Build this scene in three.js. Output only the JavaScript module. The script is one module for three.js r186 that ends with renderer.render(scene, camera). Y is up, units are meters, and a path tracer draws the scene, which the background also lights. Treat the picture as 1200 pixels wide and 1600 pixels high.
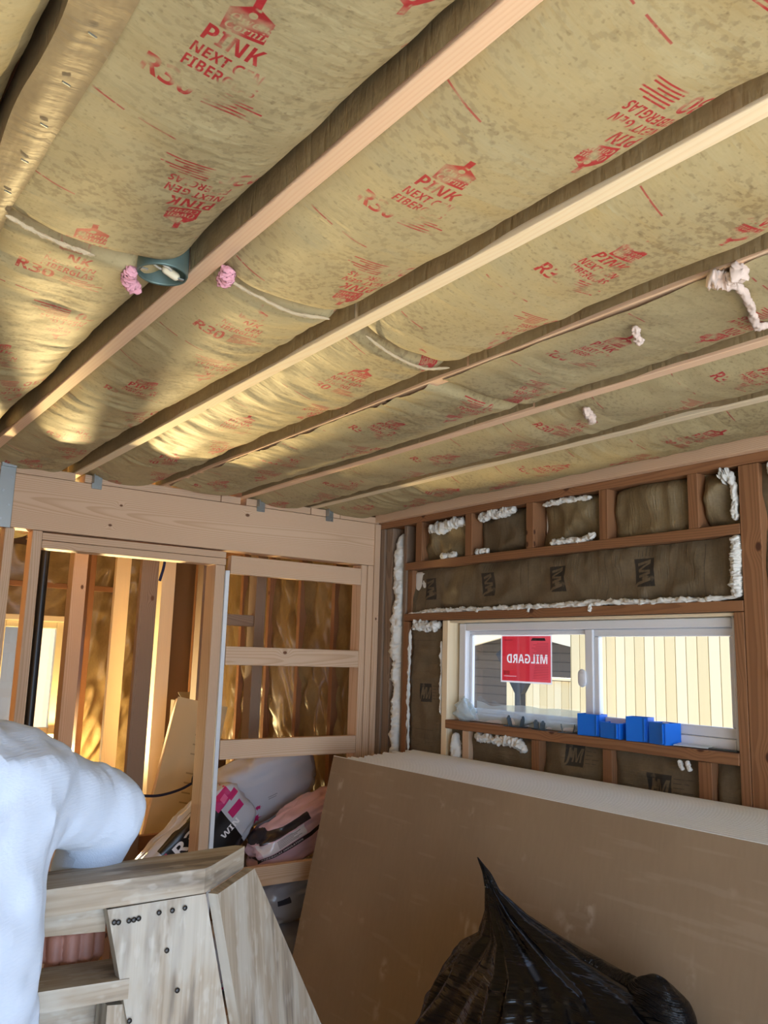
import * as THREE from 'three';
import { RoundedBoxGeometry } from 'three/addons/geometries/RoundedBoxGeometry.js';
import { MarchingCubes } from 'three/addons/objects/MarchingCubes.js';
import { mergeGeometries, mergeVertices } from 'three/addons/utils/BufferGeometryUtils.js';
import { RectAreaLightUniformsLib } from 'three/addons/lights/RectAreaLightUniformsLib.js';

// ---------------------------------------------------------------- camera, sky, sun, daylight, exposure
RectAreaLightUniformsLib.init();
const scene = new THREE.Scene();
const camera = new THREE.PerspectiveCamera(62.898, 0.75, 0.05, 200);
camera.position.set(0, 1.67, 0);
camera.rotation.order = 'YXZ';
camera.rotation.set(9.866 * Math.PI / 180, -35.808 * Math.PI / 180, 1.657 * Math.PI / 180);
const renderer = new THREE.WebGLRenderer();
renderer.toneMapping = THREE.LinearToneMapping;
renderer.toneMappingExposure = 1.18;
renderer.shadowMap.enabled = true;

{ // plain clear-day sky, the same all the way round
  const W = 16, H = 128, d = new Float32Array(W * H * 4);
  for (let j = 0; j < H; j++) {
    const e = Math.max(0, (j + 0.5) / H * 2 - 1), k = Math.pow(e, 0.5);
    for (let i = 0; i < W; i++) { const o = (j * W + i) * 4; d[o] = 1.15 - 0.45 * k; d[o + 1] = 1.55 - 0.4 * k; d[o + 2] = 2.2 - 0.1 * k; d[o + 3] = 1; }
  }
  const t = new THREE.DataTexture(d, W, H, THREE.RGBAFormat, THREE.FloatType);
  t.mapping = THREE.EquirectangularReflectionMapping; t.magFilter = THREE.LinearFilter; t.needsUpdate = true;
  scene.background = t;
}
const sun = new THREE.DirectionalLight(new THREE.Color(1, 0.97, 0.92), 21);
sun.position.set(0.2, 24, 14); sun.target.position.set(0.9, 0, -4);
sun.castShadow = true;
Object.assign(sun.shadow.camera, { left: -22, right: 22, top: 22, bottom: -22, near: 1, far: 70 });
sun.shadow.mapSize.set(2048, 2048);
scene.add(sun, sun.target);
// daylight entering by the wide opening in the wall behind the photographer
const day = new THREE.RectAreaLight(new THREE.Color(0.7, 0.93, 1.22), 3.6, 3.5, 2.05);
day.position.set(0.35, 1.07, 2.28); day.lookAt(0.35, 1.07, -5);
scene.add(day);

// ---------------------------------------------------------------- helpers
const CEIL = 2.44, ZW = -3.76, XW = 2.69;
let seedN = 12345;
const rnd = () => { seedN = (seedN * 1664525 + 1013904223) >>> 0; return seedN / 4294967296; };
const rr = (a, b) => a + (b - a) * rnd();
const lerp = (a, b, t) => a + (b - a) * t, clamp = (x, a = 0, b = 1) => Math.min(b, Math.max(a, x));
const sstep = (a, b, x) => { const t = clamp((x - a) / (b - a)); return t * t * (3 - 2 * t); };
const P = new Uint8Array(512); { const p = [...Array(256).keys()]; for (let i = 255; i > 0; i--) { const j = Math.floor(rnd() * (i + 1)); [p[i], p[j]] = [p[j], p[i]]; } for (let i = 0; i < 512; i++) P[i] = p[i & 255]; }
const hv = (i, j, k) => P[P[P[i & 255] + (j & 255)] + (k & 255)] / 127.5 - 1;
function noise(x, y = 0, z = 0) {           // value noise, -1..1
  const i = Math.floor(x), j = Math.floor(y), k = Math.floor(z); let u = x - i, v = y - j, w = z - k;
  u = u * u * (3 - 2 * u); v = v * v * (3 - 2 * v); w = w * w * (3 - 2 * w);
  const L = (c) => lerp(lerp(hv(i, j, c), hv(i + 1, j, c), u), lerp(hv(i, j + 1, c), hv(i + 1, j + 1, c), u), v);
  return w === 0 ? L(k) : lerp(L(k), L(k + 1), w);
}
const fbm = (x, y, z = 0, o = 4) => { let s = 0, a = 0.5; for (let q = 0; q < o; q++) { s += a * noise(x, y, z + q * 17); x *= 2.03; y *= 2.03; a *= 0.5; } return s; };
function canvasOf(w, h) { const c = document.createElement('canvas'); c.width = w; c.height = h; return c; }
function paint(w, h, fn) {                  // fn(x, y) -> [r,g,b] 0..255
  const c = canvasOf(w, h), g = c.getContext('2d'), im = g.createImageData(w, h);
  for (let y = 0; y < h; y++) for (let x = 0; x < w; x++) { const q = fn(x, y), o = (y * w + x) * 4; im.data[o] = q[0]; im.data[o + 1] = q[1]; im.data[o + 2] = q[2]; im.data[o + 3] = 255; }
  g.putImageData(im, 0, 0); return c;
}
function tex(c, { srgb = true, wrap = THREE.RepeatWrapping, rep } = {}) {
  const t = new THREE.CanvasTexture(c); t.wrapS = t.wrapT = wrap; if (srgb) t.colorSpace = THREE.SRGBColorSpace; if (rep) t.repeat.set(...rep); return t;
}
const mat = (color, o = {}) => new THREE.MeshStandardMaterial({ color, roughness: 0.8, side: THREE.DoubleSide, ...o });

const names = {};
const numbered = (n) => { const k = names[n] = (names[n] ?? -1) + 1; return k ? `${n}_${String(k).padStart(3, '0')}` : n; };
function mesh(name, geo, m, parent) {
  const o = new THREE.Mesh(geo, m); o.castShadow = o.receiveShadow = true;
  if (parent) { o.name = name; parent.add(o); } else { o.name = numbered(name); scene.add(o); }
  return o;
}
function tag(o, label, category, group) { o.userData.label = label; o.userData.category = category; if (group) o.userData.group = group; return o; }
function thing(name, label, category, at = [0, 0, 0], group) {
  const g = new THREE.Group(); g.name = numbered(name); g.position.set(...at); scene.add(g); return tag(g, label, category, group);
}
function structure(name, label) { const g = new THREE.Group(); g.name = name; g.userData.kind = 'structure'; if (label) g.userData.label = label; scene.add(g); return g; }

// lumber: a box with eased edges, uv in metres, u along the grain axis
function woodUV(g, axis, ou, ov) {
  const p = g.attributes.position, n = g.attributes.normal, uv = new Float32Array(p.count * 2), A = ['x', 'y', 'z'].indexOf(axis);
  const o1 = (A + 1) % 3, o2 = (A + 2) % 3, get = (a, i, k) => a.getComponent(i, k);
  for (let i = 0; i < p.count; i++) {
    const n1 = Math.abs(get(n, i, o1)), n2 = Math.abs(get(n, i, o2)), na = Math.abs(get(n, i, A));
    let u, v;
    if (na > n1 && na > n2) { u = get(p, i, o1) * 0.3; v = get(p, i, o2); } else { u = get(p, i, A); v = n1 > n2 ? get(p, i, o2) : get(p, i, o1) + 0.06; }
    uv[2 * i] = (u + ou) / 2; uv[2 * i + 1] = (v + ov) / 0.25;
  }
  g.setAttribute('uv', new THREE.BufferAttribute(uv, 2)); return g;
}
function boxGeo(x0, x1, y0, y1, z0, z1, axis, r = 0.003) {
  const w = x1 - x0, h = y1 - y0, d = z1 - z0;
  const g = new RoundedBoxGeometry(w, h, d, 1, Math.min(r, w * 0.3, h * 0.3, d * 0.3));
  woodUV(g, axis, rr(0, 2), rr(0, 0.25));
  g.translate((x0 + x1) / 2, (y0 + y1) / 2, (z0 + z1) / 2); return g;
}
const lumber = (name, x0, x1, y0, y1, z0, z1, axis, m, parent) => mesh(name, boxGeo(x0, x1, y0, y1, z0, z1, axis), m, parent);
// a board between two points with a given section
function board(name, a, b, w, t, m, parent, roll = 0) {
  const A = new THREE.Vector3(...a), B = new THREE.Vector3(...b), L = A.distanceTo(B);
  const g = boxGeo(-w / 2, w / 2, -L / 2, L / 2, -t / 2, t / 2, 'y');
  const o = mesh(name, g, m, parent); o.position.copy(A).add(B).multiplyScalar(0.5);
  o.quaternion.setFromUnitVectors(new THREE.Vector3(0, 1, 0), B.clone().sub(A).normalize()).multiply(new THREE.Quaternion().setFromAxisAngle(new THREE.Vector3(0, 1, 0), roll));
  return o;
}
function grid(nu, nv, fn, uvf) {
  const pos = [], uv = [], ix = [];
  for (let j = 0; j <= nv; j++) for (let i = 0; i <= nu; i++) { const u = i / nu, v = j / nv, q = fn(u, v); pos.push(...q); uv.push(...(uvf ? uvf(u, v, q) : [u, v])); }
  for (let j = 0; j < nv; j++) for (let i = 0; i < nu; i++) { const a = j * (nu + 1) + i, b = a + 1, c = a + nu + 1, d = c + 1; ix.push(a, b, d, a, d, c); }
  const g = new THREE.BufferGeometry(); g.setAttribute('position', new THREE.Float32BufferAttribute(pos, 3)); g.setAttribute('uv', new THREE.Float32BufferAttribute(uv, 2)); g.setIndex(ix); g.computeVertexNormals(); return g;
}
// lumpy rope of wool through points
function wool(points, r, { n = 60, m = 18, lump = 0.5, flat = 1, s = 1 } = {}) {
  n *= 2; const c = new THREE.CatmullRomCurve3(points.map((p) => new THREE.Vector3(...p))), fr = c.computeFrenetFrames(n), sd = rnd() * 90;
  return grid(m, n, (u, v) => {
    const p = c.getPointAt(v), k = Math.min(n, Math.round(v * n)), N = fr.normals[k], B = fr.binormals[k], a = u * Math.PI * 2;
    const e = Math.sqrt(Math.max(0, 1 - Math.pow(2 * v - 1, 10)));
    const q = r * e * (1 + lump * (noise(v * n * 0.14 * s + sd, Math.cos(a) * 1.2, Math.sin(a) * 1.2 + 9.1) + 0.6 * noise(v * n * 0.4 * s + sd, Math.cos(a) * 2.6, Math.sin(a) * 2.6 + 3.3) + 0.45 * noise(v * n * 0.8 * s + sd, Math.cos(a) * 5, Math.sin(a) * 5 + 1.3)));
    return [p.x + q * (N.x * Math.cos(a) + B.x * Math.sin(a)), p.y + q * flat * (N.y * Math.cos(a) + B.y * Math.sin(a)), p.z + q * (N.z * Math.cos(a) + B.z * Math.sin(a))];
  });
}
const tube = (pts, r, n = 40, m = 8) => new THREE.TubeGeometry(new THREE.CatmullRomCurve3(pts.map((p) => new THREE.Vector3(...p))), n, r, m);
function sdf(fn, lo, size, res) {          // marching cubes over a cube of side `size` from corner lo
  const mc = new MarchingCubes(res, new THREE.MeshBasicMaterial(), false, false, 120000); mc.isolation = 0;
  const h = size / res;
  for (let k = 0; k < res; k++) for (let j = 0; j < res; j++) for (let i = 0; i < res; i++) mc.field[k * res * res + j * res + i] = -fn(lo[0] + i * h, lo[1] + j * h, lo[2] + k * h);
  mc.update();
  const n = mc.count, pos = new Float32Array(mc.positionArray.subarray(0, n * 3)), nor = new Float32Array(mc.normalArray.subarray(0, n * 3)), uv = new Float32Array(n * 2);
  for (let i = 0; i < n; i++) for (let a = 0; a < 3; a++) pos[3 * i + a] = lo[a] + (pos[3 * i + a] + 1) * size / 2;
  for (let i = 0; i < n; i++) { uv[2 * i] = pos[3 * i] + pos[3 * i + 2]; uv[2 * i + 1] = pos[3 * i + 1]; }
  let g = new THREE.BufferGeometry(); g.setAttribute('position', new THREE.BufferAttribute(pos, 3)); g.setAttribute('uv', new THREE.BufferAttribute(uv, 2));
  g = mergeVertices(g, 1e-5); g.computeVertexNormals(); return g;
}
function cap(px, py, pz, a, b, ra, rb) {   // tapered capsule distance
  const bx = b[0] - a[0], by = b[1] - a[1], bz = b[2] - a[2], t = clamp(((px - a[0]) * bx + (py - a[1]) * by + (pz - a[2]) * bz) / (bx * bx + by * by + bz * bz + 1e-9));
  return Math.hypot(px - a[0] - bx * t, py - a[1] - by * t, pz - a[2] - bz * t) - lerp(ra, rb, t);
}
const smin = (a, b, k) => { const h = clamp(0.5 + 0.5 * (b - a) / k); return lerp(b, a, h) - k * h * (1 - h); };

// ---------------------------------------------------------------- materials
function woodCanvas(light, dark, seed, { knots = 3, knotCol = [96, 56, 30], grey = 0, contrast = 1 } = {}) {
  const W = 1024, H = 256, K = [];
  for (let i = 0; i < knots; i++) K.push([rr(0.1, 1.9), rr(0.03, 0.22), rr(0.005, 0.012)]);
  return paint(W, H, (x, y) => {
    const a = x / W * 2, v = y / H * 0.25;
    const vc = 0.125 + 0.06 * noise(a * 0.9, seed), h = 0.03 + 0.05 * (0.5 + 0.5 * noise(a * 0.7, seed + 7.3));
    let ring = Math.hypot(v - vc, h) * 150 + 0.7 * noise(a * 2.2, v * 24, seed), kn = 0;
    for (const [ka, kv, kr] of K) { const d = Math.hypot((a - ka) / 1.5, v - kv) / kr; ring += 2.4 * Math.exp(-d * d / 6); kn = Math.max(kn, 1 - sstep(0.55, 1.15, d)); }
    const t = ring - Math.floor(ring), late = sstep(0.35, 0.88, t) * (1 - sstep(0.92, 1, t));
    const fib = noise(a * 14, v * 900, seed) * 0.5 + noise(a * 3, v * 130, seed + 3) * 0.5, big = noise(a * 1.3, v * 6, seed + 11);
    const m = clamp(contrast * (0.42 * late + 0.16 * fib + 0.14 * big) + 0.18);
    return [0, 1, 2].map((c) => lerp(lerp(light[c], dark[c], m), knotCol[c], kn * 0.85) + 5 * fib);
  });
}
const woodSets = {};
function woodSet(key, light, dark, n, opt, mo = {}) {
  woodSets[key] = []; const c = []; for (let i = 0; i < n; i++) c.push(tex(woodCanvas(light, dark, 3.1 * i + key.length * 5.7, opt), { wrap: THREE.MirroredRepeatWrapping }));
  for (let i = 0; i < n; i++) for (const s of [1, 0.92]) woodSets[key].push(mat(new THREE.Color(s, s, s), { map: c[i], bumpMap: c[i], bumpScale: 0.0006, roughness: 0.72, ...mo }));
}
woodSet('fresh', [228, 196, 164], [194, 150, 112], 3, { knots: 3 });
woodSet('pale', [250, 232, 198], [236, 206, 160], 2, { knots: 2, contrast: 0.7 });
woodSet('peach', [252, 216, 180], [236, 184, 140], 2, { knots: 4, contrast: 0.7 });
woodSet('old', [160, 112, 74], [114, 74, 44], 2, { knots: 3, knotCol: [70, 36, 18] });
woodSet('grey', [152, 128, 106], [110, 88, 70], 1, { knots: 2 });
const wd = (k) => woodSets[k][Math.floor(rnd() * woodSets[k].length)];

// printed kraft facing of the ceiling batts: 0.42 m across, 1.30 m along
function inkLayer(W, H, draw) { const c = canvasOf(W, H); draw(c.getContext('2d')); return c.getContext('2d').getImageData(0, 0, W, H).data; }
function printBlock(g, S, cx, cy, flip, faint) {     // S pixels per metre
  g.save(); g.translate(cx * S, cy * S); if (flip) g.rotate(Math.PI); g.scale(0.86, 0.9); g.globalAlpha = faint; g.fillStyle = g.strokeStyle = 'rgb(178,34,40)';
  const T = (s, y, h, sx, x = 0) => { g.save(); g.translate(x * S, y * S); g.scale(sx, 1); g.font = `bold ${h * S}px sans-serif`; g.fillText(s, 0, 0); g.restore(); };
  g.save(); g.translate(0.045 * S, -0.118 * S); g.rotate(-0.12);         // the red tag emblem
  g.beginPath(); g.moveTo(-0.032 * S, -0.018 * S); g.lineTo(0.0, -0.04 * S); g.lineTo(0.034 * S, -0.018 * S); g.lineTo(0.034 * S, 0.026 * S); g.lineTo(-0.032 * S, 0.026 * S); g.closePath(); g.fill();
  g.fillRect(-0.006 * S, -0.056 * S, 0.012 * S, 0.02 * S);
  g.globalCompositeOperation = 'destination-out'; g.beginPath(); g.arc(0.001 * S, -0.02 * S, 0.0065 * S, 0, 7); g.fill(); g.font = `italic bold ${0.02 * S}px serif`; g.fillText('Owens', -0.028 * S, 0.002 * S); g.fillText('Corning', -0.03 * S, 0.02 * S); g.restore();
  T('PINK', -0.052, 0.046, 0.86); T('NEXT GEN', -0.018, 0.033, 0.74); T('FIBERGLAS', 0.014, 0.033, 0.72); T('R30', 0.072, 0.06, 0.86, -0.045);
  for (let i = 0; i < 6; i++) g.fillRect(0.062 * S, (0.026 + i * 0.0085) * S, (0.055 + 0.02 * ((i * 7) % 3)) * S, 0.0035 * S);
  g.restore();
}
function kraftCanvas(seed) {
  const W = 640, H = 1984, S = W / 0.42;
  const ink = inkLayer(W, H, (g) => {
    for (let k = 0; k < 2; k++) {
      const o = k * 0.65;
      printBlock(g, S, 0.105 + 0.02 * noise(seed, k), 0.18 + o, false, 1); printBlock(g, S, 0.30 + 0.03 * noise(seed, k + 5), 0.45 + o, true, 0.95);
      g.fillStyle = 'rgba(170,50,48,.75)';
      for (const [x, y, l] of [[0.03, 0.33, 0.05], [0.1, 0.335, 0.06], [0.02, 0.60, 0.07], [0.33, 0.02, 0.05]]) { g.save(); g.translate(x * S, (y + o) * S); g.rotate(0.12); g.fillRect(0, 0, l * S, 0.0035 * S); g.restore(); }
      g.fillStyle = 'rgba(80,70,60,.55)'; g.save(); g.translate(0.395 * S, (0.12 + o) * S); g.rotate(Math.PI / 2); g.font = `bold ${0.02 * S}px monospace`; g.fillText('THIS SIDE TOWARD LIVING SPACE', 0, 0); g.restore();
    }
  });
  return paint(W, H, (x, y) => {
    const a = x / S, b = y / S;
    const big = fbm(a * 5, b * 4, seed), mot = sstep(0.06, 0.34, fbm(a * 95, b * 120, seed + 3.7, 4) + 0.28 * big), spk = sstep(0.22, 0.46, fbm(a * 150, b * 190, seed + 9, 2)), fib = noise(a * 90, b * 500, seed);
    const k = clamp(0.3 * mot * (0.35 + 0.9 * sstep(-0.2, 0.35, big)) + 0.34 * spk + 0.3 * big + 0.06 * noise(a * 30, b * 30, seed) + 0.14);
    let c = [lerp(190, 132, k), lerp(174, 115, k), lerp(130, 82, k)];
    const o = (y * W + x) * 4, wear = sstep(-0.26, 0.02, fbm(a * 22, b * 22, seed + 31, 3)) * sstep(-0.5, -0.1, fbm(a * 150, b * 150, seed + 2, 2)), al = ink[o + 3] / 255 * wear * 0.92;
    return c.map((q, i) => lerp(q, ink[o + i], al) + 3 * fib);
  });
}
const crumple = tex(paint(512, 512, (x, y) => {
  const a = x / 512 * 8, b = y / 512 * 8; let s = 0;
  for (let o = 0, f = 1, w = 0.5; o < 4; o++, f *= 2, w *= 0.55) {            // tileable by blending the far edge
    const n1 = (p, q) => 1 - Math.abs(noise(p * f * 0.55, q * f * 1.5, o * 13.7)), u = x / 512, v = y / 512;
    s += w * lerp(lerp(n1(a, b), n1(a - 8, b), u), lerp(n1(a, b - 8), n1(a - 8, b - 8), u), v);
  }
  const g = clamp((s - 0.45) * 1.6) * 255; return [g, g, g];
}), { srgb: false, rep: [1.6, 4] });
const kraftMats = [1.5, 21.7].map((s) => mat(0xffffff, { map: tex(kraftCanvas(s)), bumpMap: crumple, bumpScale: 0.0016, roughness: 0.62 }));
const plainKraftTex = tex(paint(512, 512, (x, y) => { const a = x / 512, b = y / 512, k = clamp(0.4 + 0.5 * fbm(a * 8, b * 8, 4.4) + 0.15 * noise(a * 90, b * 90)); return [lerp(172, 136, k), lerp(150, 114, k), lerp(110, 82, k)]; }), { wrap: THREE.MirroredRepeatWrapping });
const plainKraft = mat(0xffffff, { map: plainKraftTex, bumpMap: crumple, bumpScale: 0.002, roughness: 0.55 });
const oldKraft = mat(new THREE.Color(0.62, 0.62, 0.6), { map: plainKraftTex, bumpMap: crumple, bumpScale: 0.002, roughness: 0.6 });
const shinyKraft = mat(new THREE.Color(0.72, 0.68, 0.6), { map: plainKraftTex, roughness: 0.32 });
const pinkWool = mat(new THREE.Color('#e9a9b4'), { roughness: 1 }), whiteWool = mat(new THREE.Color('#e6e4dc'), { roughness: 1 }), paleWool = mat(new THREE.Color('#ddc7b8'), { roughness: 1 });
const steel = mat(new THREE.Color('#aeb6b8'), { metalness: 0.9, roughness: 0.32 }), galv = mat(new THREE.Color('#a3a8a6'), { metalness: 0.75, roughness: 0.4 });
const black = mat(new THREE.Color('#0d0d0f'), { roughness: 0.35 });
// wall kraft with black boxed letters, 0.42 (u) x 0.44 (v) m
const jmTex = (() => {
  const W = 512, H = 512, ink = inkLayer(W, H, (g) => {
    g.fillStyle = 'rgb(42,38,34)'; g.fillRect(190, 200, 130, 104); g.globalCompositeOperation = 'destination-out'; g.font = 'bold italic 92px sans-serif'; g.fillText('JM', 192, 286);
    g.globalCompositeOperation = 'source-over'; g.fillStyle = 'rgba(50,44,38,.5)'; for (let i = 0; i < 5; i++) g.fillRect(330, 210 + i * 18, 90 - (i % 3) * 20, 4); g.fillRect(60, 460, 300, 3);
  });
  return tex(paint(W, H, (x, y) => { const a = x / W, b = y / H, k = clamp(0.4 + 0.55 * fbm(a * 6, b * 6, 14.4) + 0.12 * noise(a * 80, b * 80)), o = (y * W + x) * 4, al = ink[o + 3] / 255 * 0.88 * sstep(-0.45, -0.1, fbm(a * 18, b * 18, 2, 2)); return [lerp(118, 88, k), lerp(102, 75, k), lerp(78, 55, k)].map((q, i) => lerp(q, ink[o + i], al)); }), {});
})();
const jmKraft = mat(0xffffff, { map: jmTex, bumpMap: crumple, bumpScale: 0.0015, roughness: 0.6 });
const osb = mat(0xffffff, { map: tex(paint(512, 512, (x, y) => { const a = x / 512 * 10, b = y / 512 * 10, k = clamp(0.45 + 0.6 * fbm(a * 1.3, b * 4, 8) + 0.3 * noise(a * 6, b * 2, 4)); return [lerp(208, 172, k), lerp(198, 160, k), lerp(180, 142, k)]; }), { wrap: THREE.MirroredRepeatWrapping }), roughness: 0.85 });
const ply = mat(new THREE.Color('#8a6a4a'));

// ---------------------------------------------------------------- the room shell
const floor = structure('floor'); mesh('subfloor', new THREE.BoxGeometry(5.2, 0.12, 9.4).translate(0.6, -0.06, -2.05), osb, floor);
const ceiling = structure('ceiling');
mesh('roof_deck', new THREE.BoxGeometry(5.4, 0.06, 9.6).translate(0.6, 2.71, -2.05), ply, ceiling);
const JX = [-3, -2, -1, 0, 1, 2, 3, 4].map((k) => 0.63 + 0.4064 * k);
const JOIST = JX.map((x, i) => { const m = woodSets[i === 4 || i === 7 ? 'pale' : 'peach'][(i * 3) % 4]; return lumber('joist', x - 0.019, x + 0.019, CEIL, 2.68, -6.4, 2.3, 'z', m, ceiling); });
for (let k = -6; k < -3; k++) lumber('joist', 0.63 + 0.4064 * k - 0.019, 0.63 + 0.4064 * k + 0.019, CEIL, 2.68, -6.4, 2.3, 'z', wd('fresh'), ceiling);
lumber('ledger', 2.655, 2.695, 2.408, 2.475, ZW, 2.3, 'z', woodSets.fresh[2], ceiling);

const wallBack = structure('wall_back');
mesh('panel', new THREE.BoxGeometry(0.5, 2.7, 0.12).translate(-1.65, 1.35, 2.36), osb, wallBack);
mesh('panel', new THREE.BoxGeometry(0.65, 2.7, 0.12).translate(2.475, 1.35, 2.36), osb, wallBack);
mesh('panel', new THREE.BoxGeometry(3.6, 0.54, 0.12).translate(0.37, 2.43, 2.36), osb, wallBack);
const wallSide = structure('wall_west'); mesh('panel', new THREE.BoxGeometry(0.12, 2.7, 9.0).translate(-1.94, 1.35, -2.05), osb, wallSide);

// ---- wall_left: beam, plates, studs and rails of the open stud partition
const W1 = structure('wall_left');
lumber('beam', 0.755, XW - 0.01, 2.168, 2.402, ZW - 0.09, ZW, 'x', woodSets.fresh[0], W1);
lumber('beam', -1.88, 0.75, 2.168, 2.402, ZW - 0.09, ZW, 'x', woodSets.fresh[4], W1);
for (const [a, b] of [[-1.88, 0.72], [0.725, 1.02], [1.06, 1.72], [1.725, 1.83], [1.86, 2.235], [2.24, 2.42], [2.425, 2.685]]) lumber('top_plate', a, b, 2.404, CEIL, ZW - 0.085, ZW + rr(-0.004, 0.004), 'x', wd('fresh'), W1);
const stud1 = (x0, x1, y0, y1, k = 'fresh', z0 = ZW - 0.089, z1 = ZW) => lumber('stud', x0, x1, y0, y1, z0, z1, 'y', wd(k), W1);
for (let x = -1.86; x < 0.5; x += 0.4064) stud1(x, x + 0.038, 0.04, 2.166);
stud1(0.752, 0.79, 0.04, 2.166); stud1(0.862, 0.903, 0.04, 2.166);
lumber('header', 0.903, 1.768, 2.128, 2.16, ZW - 0.089, ZW, 'x', woodSets.fresh[1], W1); lumber('header', 0.903, 1.768, 2.093, 2.126, ZW - 0.089, ZW + 0.003, 'x', woodSets.fresh[3], W1);
stud1(1.716, 1.766, 0.04, 2.092, 'fresh', ZW - 0.11, ZW);
mesh('white_strip', new RoundedBoxGeometry(0.022, 2.03, 0.1, 1, 0.004).translate(1.782, 1.055, ZW - 0.05), mat(new THREE.Color('#e9edf0'), { roughness: 0.5 }), W1);
const rail = (y0, y1, i) => lumber('rail', 1.796, 2.572, y0, y1, ZW - 0.04, ZW, 'x', woodSets.fresh[i], W1);
rail(2.055, 2.145, 2); rail(1.614, 1.703, 5); rail(1.172, 1.262, 4); rail(0.575, 0.665, 0);
stud1(2.574, 2.61, 0.04, 2.166, 'fresh'); stud1(2.613, 2.65, 0.04, 2.166, 'fresh', ZW - 0.089, ZW + 0.005); stud1(2.652, 2.688, 0.04, 2.40, 'fresh', ZW - 0.089, ZW + 0.012);
lumber('bottom_plate', -1.88, 0.903, 0, 0.04, ZW - 0.089, ZW, 'x', wd('fresh'), W1); lumber('bottom_plate', 1.716, 2.688, 0, 0.04, ZW - 0.089, ZW, 'x', wd('fresh'), W1);
// metal ties on the beam
for (const [x, l] of [[1.112, 'galvanised tie on the beam under the second bare joist'], [1.938, 'galvanised tie on the beam above the rail panel'], [2.35, 'galvanised tie on the beam nearest the window-wall corner']]) {
  const t = thing('framing_tie', l, 'metal tie', [x, 2.41, ZW + 0.007], 'ties along the beam');
  mesh('plate', new RoundedBoxGeometry(0.045, 0.062, 0.004, 1, 0.0015), galv, t);
  mesh('flange', new RoundedBoxGeometry(0.004, 0.04, 0.03, 1, 0.0015).translate(-0.02, 0.012, 0.014), galv, t);
  for (const s of [-1, 1]) mesh('nail_head', new THREE.CylinderGeometry(0.005, 0.005, 0.003, 10).rotateX(Math.PI / 2).translate(0.008, s * 0.018, 0.003), steel, t);
}
{ const t = thing('beam_hanger', 'tall galvanised steel strap wrapped over the end joint of the beam', 'metal strap', [0.738, 2.3, ZW + 0.008]);
  mesh('strap', new RoundedBoxGeometry(0.062, 0.272, 0.005, 1, 0.002), galv, t); mesh('top_lip', new RoundedBoxGeometry(0.062, 0.018, 0.02, 1, 0.003).translate(0, 0.13, 0.006), galv, t);
  for (let i = 0; i < 4; i++) mesh('nail_head', new THREE.CylinderGeometry(0.005, 0.005, 0.004, 10).rotateX(Math.PI / 2).translate(i % 2 ? 0.015 : -0.012, -0.1 + i * 0.06, 0.004), steel, t); }

// ---- wall_right: old brown framing round the window
const W2 = structure('wall_right');
const XB = XW + 0.089;
const m2 = (name, z0, z1, y0, y1, axis, k = 'old', x0 = XW, x1 = XB) => lumber(name, x0, x1, y0, y1, z0, z1, axis, wd(k), W2);
m2('top_plate', -6.4, 2.3, 2.374, 2.408, 'z');
m2('stud', -3.755, -3.715, 0, 2.372, 'y', 'grey'); m2('stud', -3.712, -3.655, 0, 2.372, 'y', 'grey', XW + 0.012);
m2('stud', -3.55, -3.525, 0, 2.372, 'y', 'grey', XW + 0.01); m2('stud', -3.523, -3.485, 0, 1.86, 'y', 'old'); m2('stud', -3.523, -3.485, 1.90, 2.13, 'y', 'old', XW + 0.02);
m2('rail', -3.523, -1.608, 2.13, 2.168, 'z'); m2('header', -3.523, -1.608, 1.862, 1.9, 'z'); m2('header', -3.2, -1.65, 1.848, 1.86, 'z', 'pale', XW + 0.012);
for (const [a, b] of [[-3.436, -3.385], [-3.047, -2.998], [-2.636, -2.592], [-2.224, -2.18], [-1.81, -1.767]]) m2('cripple_stud', a, b, 2.168, 2.374, 'y', 'old');
m2('window_sill_plate', -3.172, -1.646, 1.345, 1.385, 'z', 'old', XW - 0.004);
m2('stud', -3.206, -3.166, 0, 1.86, 'y', 'pale'); m2('stud', -1.646, -1.608, 0, 1.86, 'y', 'old'); m2('stud', -1.606, -1.53, 0, 2.372, 'y', 'old');
for (const [a, b, k] of [[-3.05, -3.005, 'fresh'], [-2.606, -2.56, 'old'], [-2.225, -2.18, 'old'], [-1.805, -1.752, 'old']]) m2('cripple_stud', a, b, 0.04, 1.344, 'y', k);
for (const z of [-1.12, -0.71, -0.3, 0.1, 0.51, 0.92, 1.32, 1.73, 2.14]) m2('stud', z - 0.019, z + 0.019, 0.04, 2.372, 'y');
const backStuds = [-4.22, -4.62, -5.03, -5.43, -5.84, -6.25]; for (const z of backStuds) m2('stud', z - 0.019, z + 0.019, 0.04, 2.372, 'y', 'old');
m2('bottom_plate', -6.4, 2.3, 0, 0.04, 'z');
for (const [z0, z1, y0, y1] of [[-6.45, -3.14, 0, 2.7], [-1.635, 2.42, 0, 2.7], [-3.14, -1.635, 0, 1.375], [-3.14, -1.635, 1.862, 2.7]]) mesh('sheathing', new THREE.BoxGeometry(0.02, y1 - y0, z1 - z0).translate(XB + 0.012, (y0 + y1) / 2, (z0 + z1) / 2), ply, W2);

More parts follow.
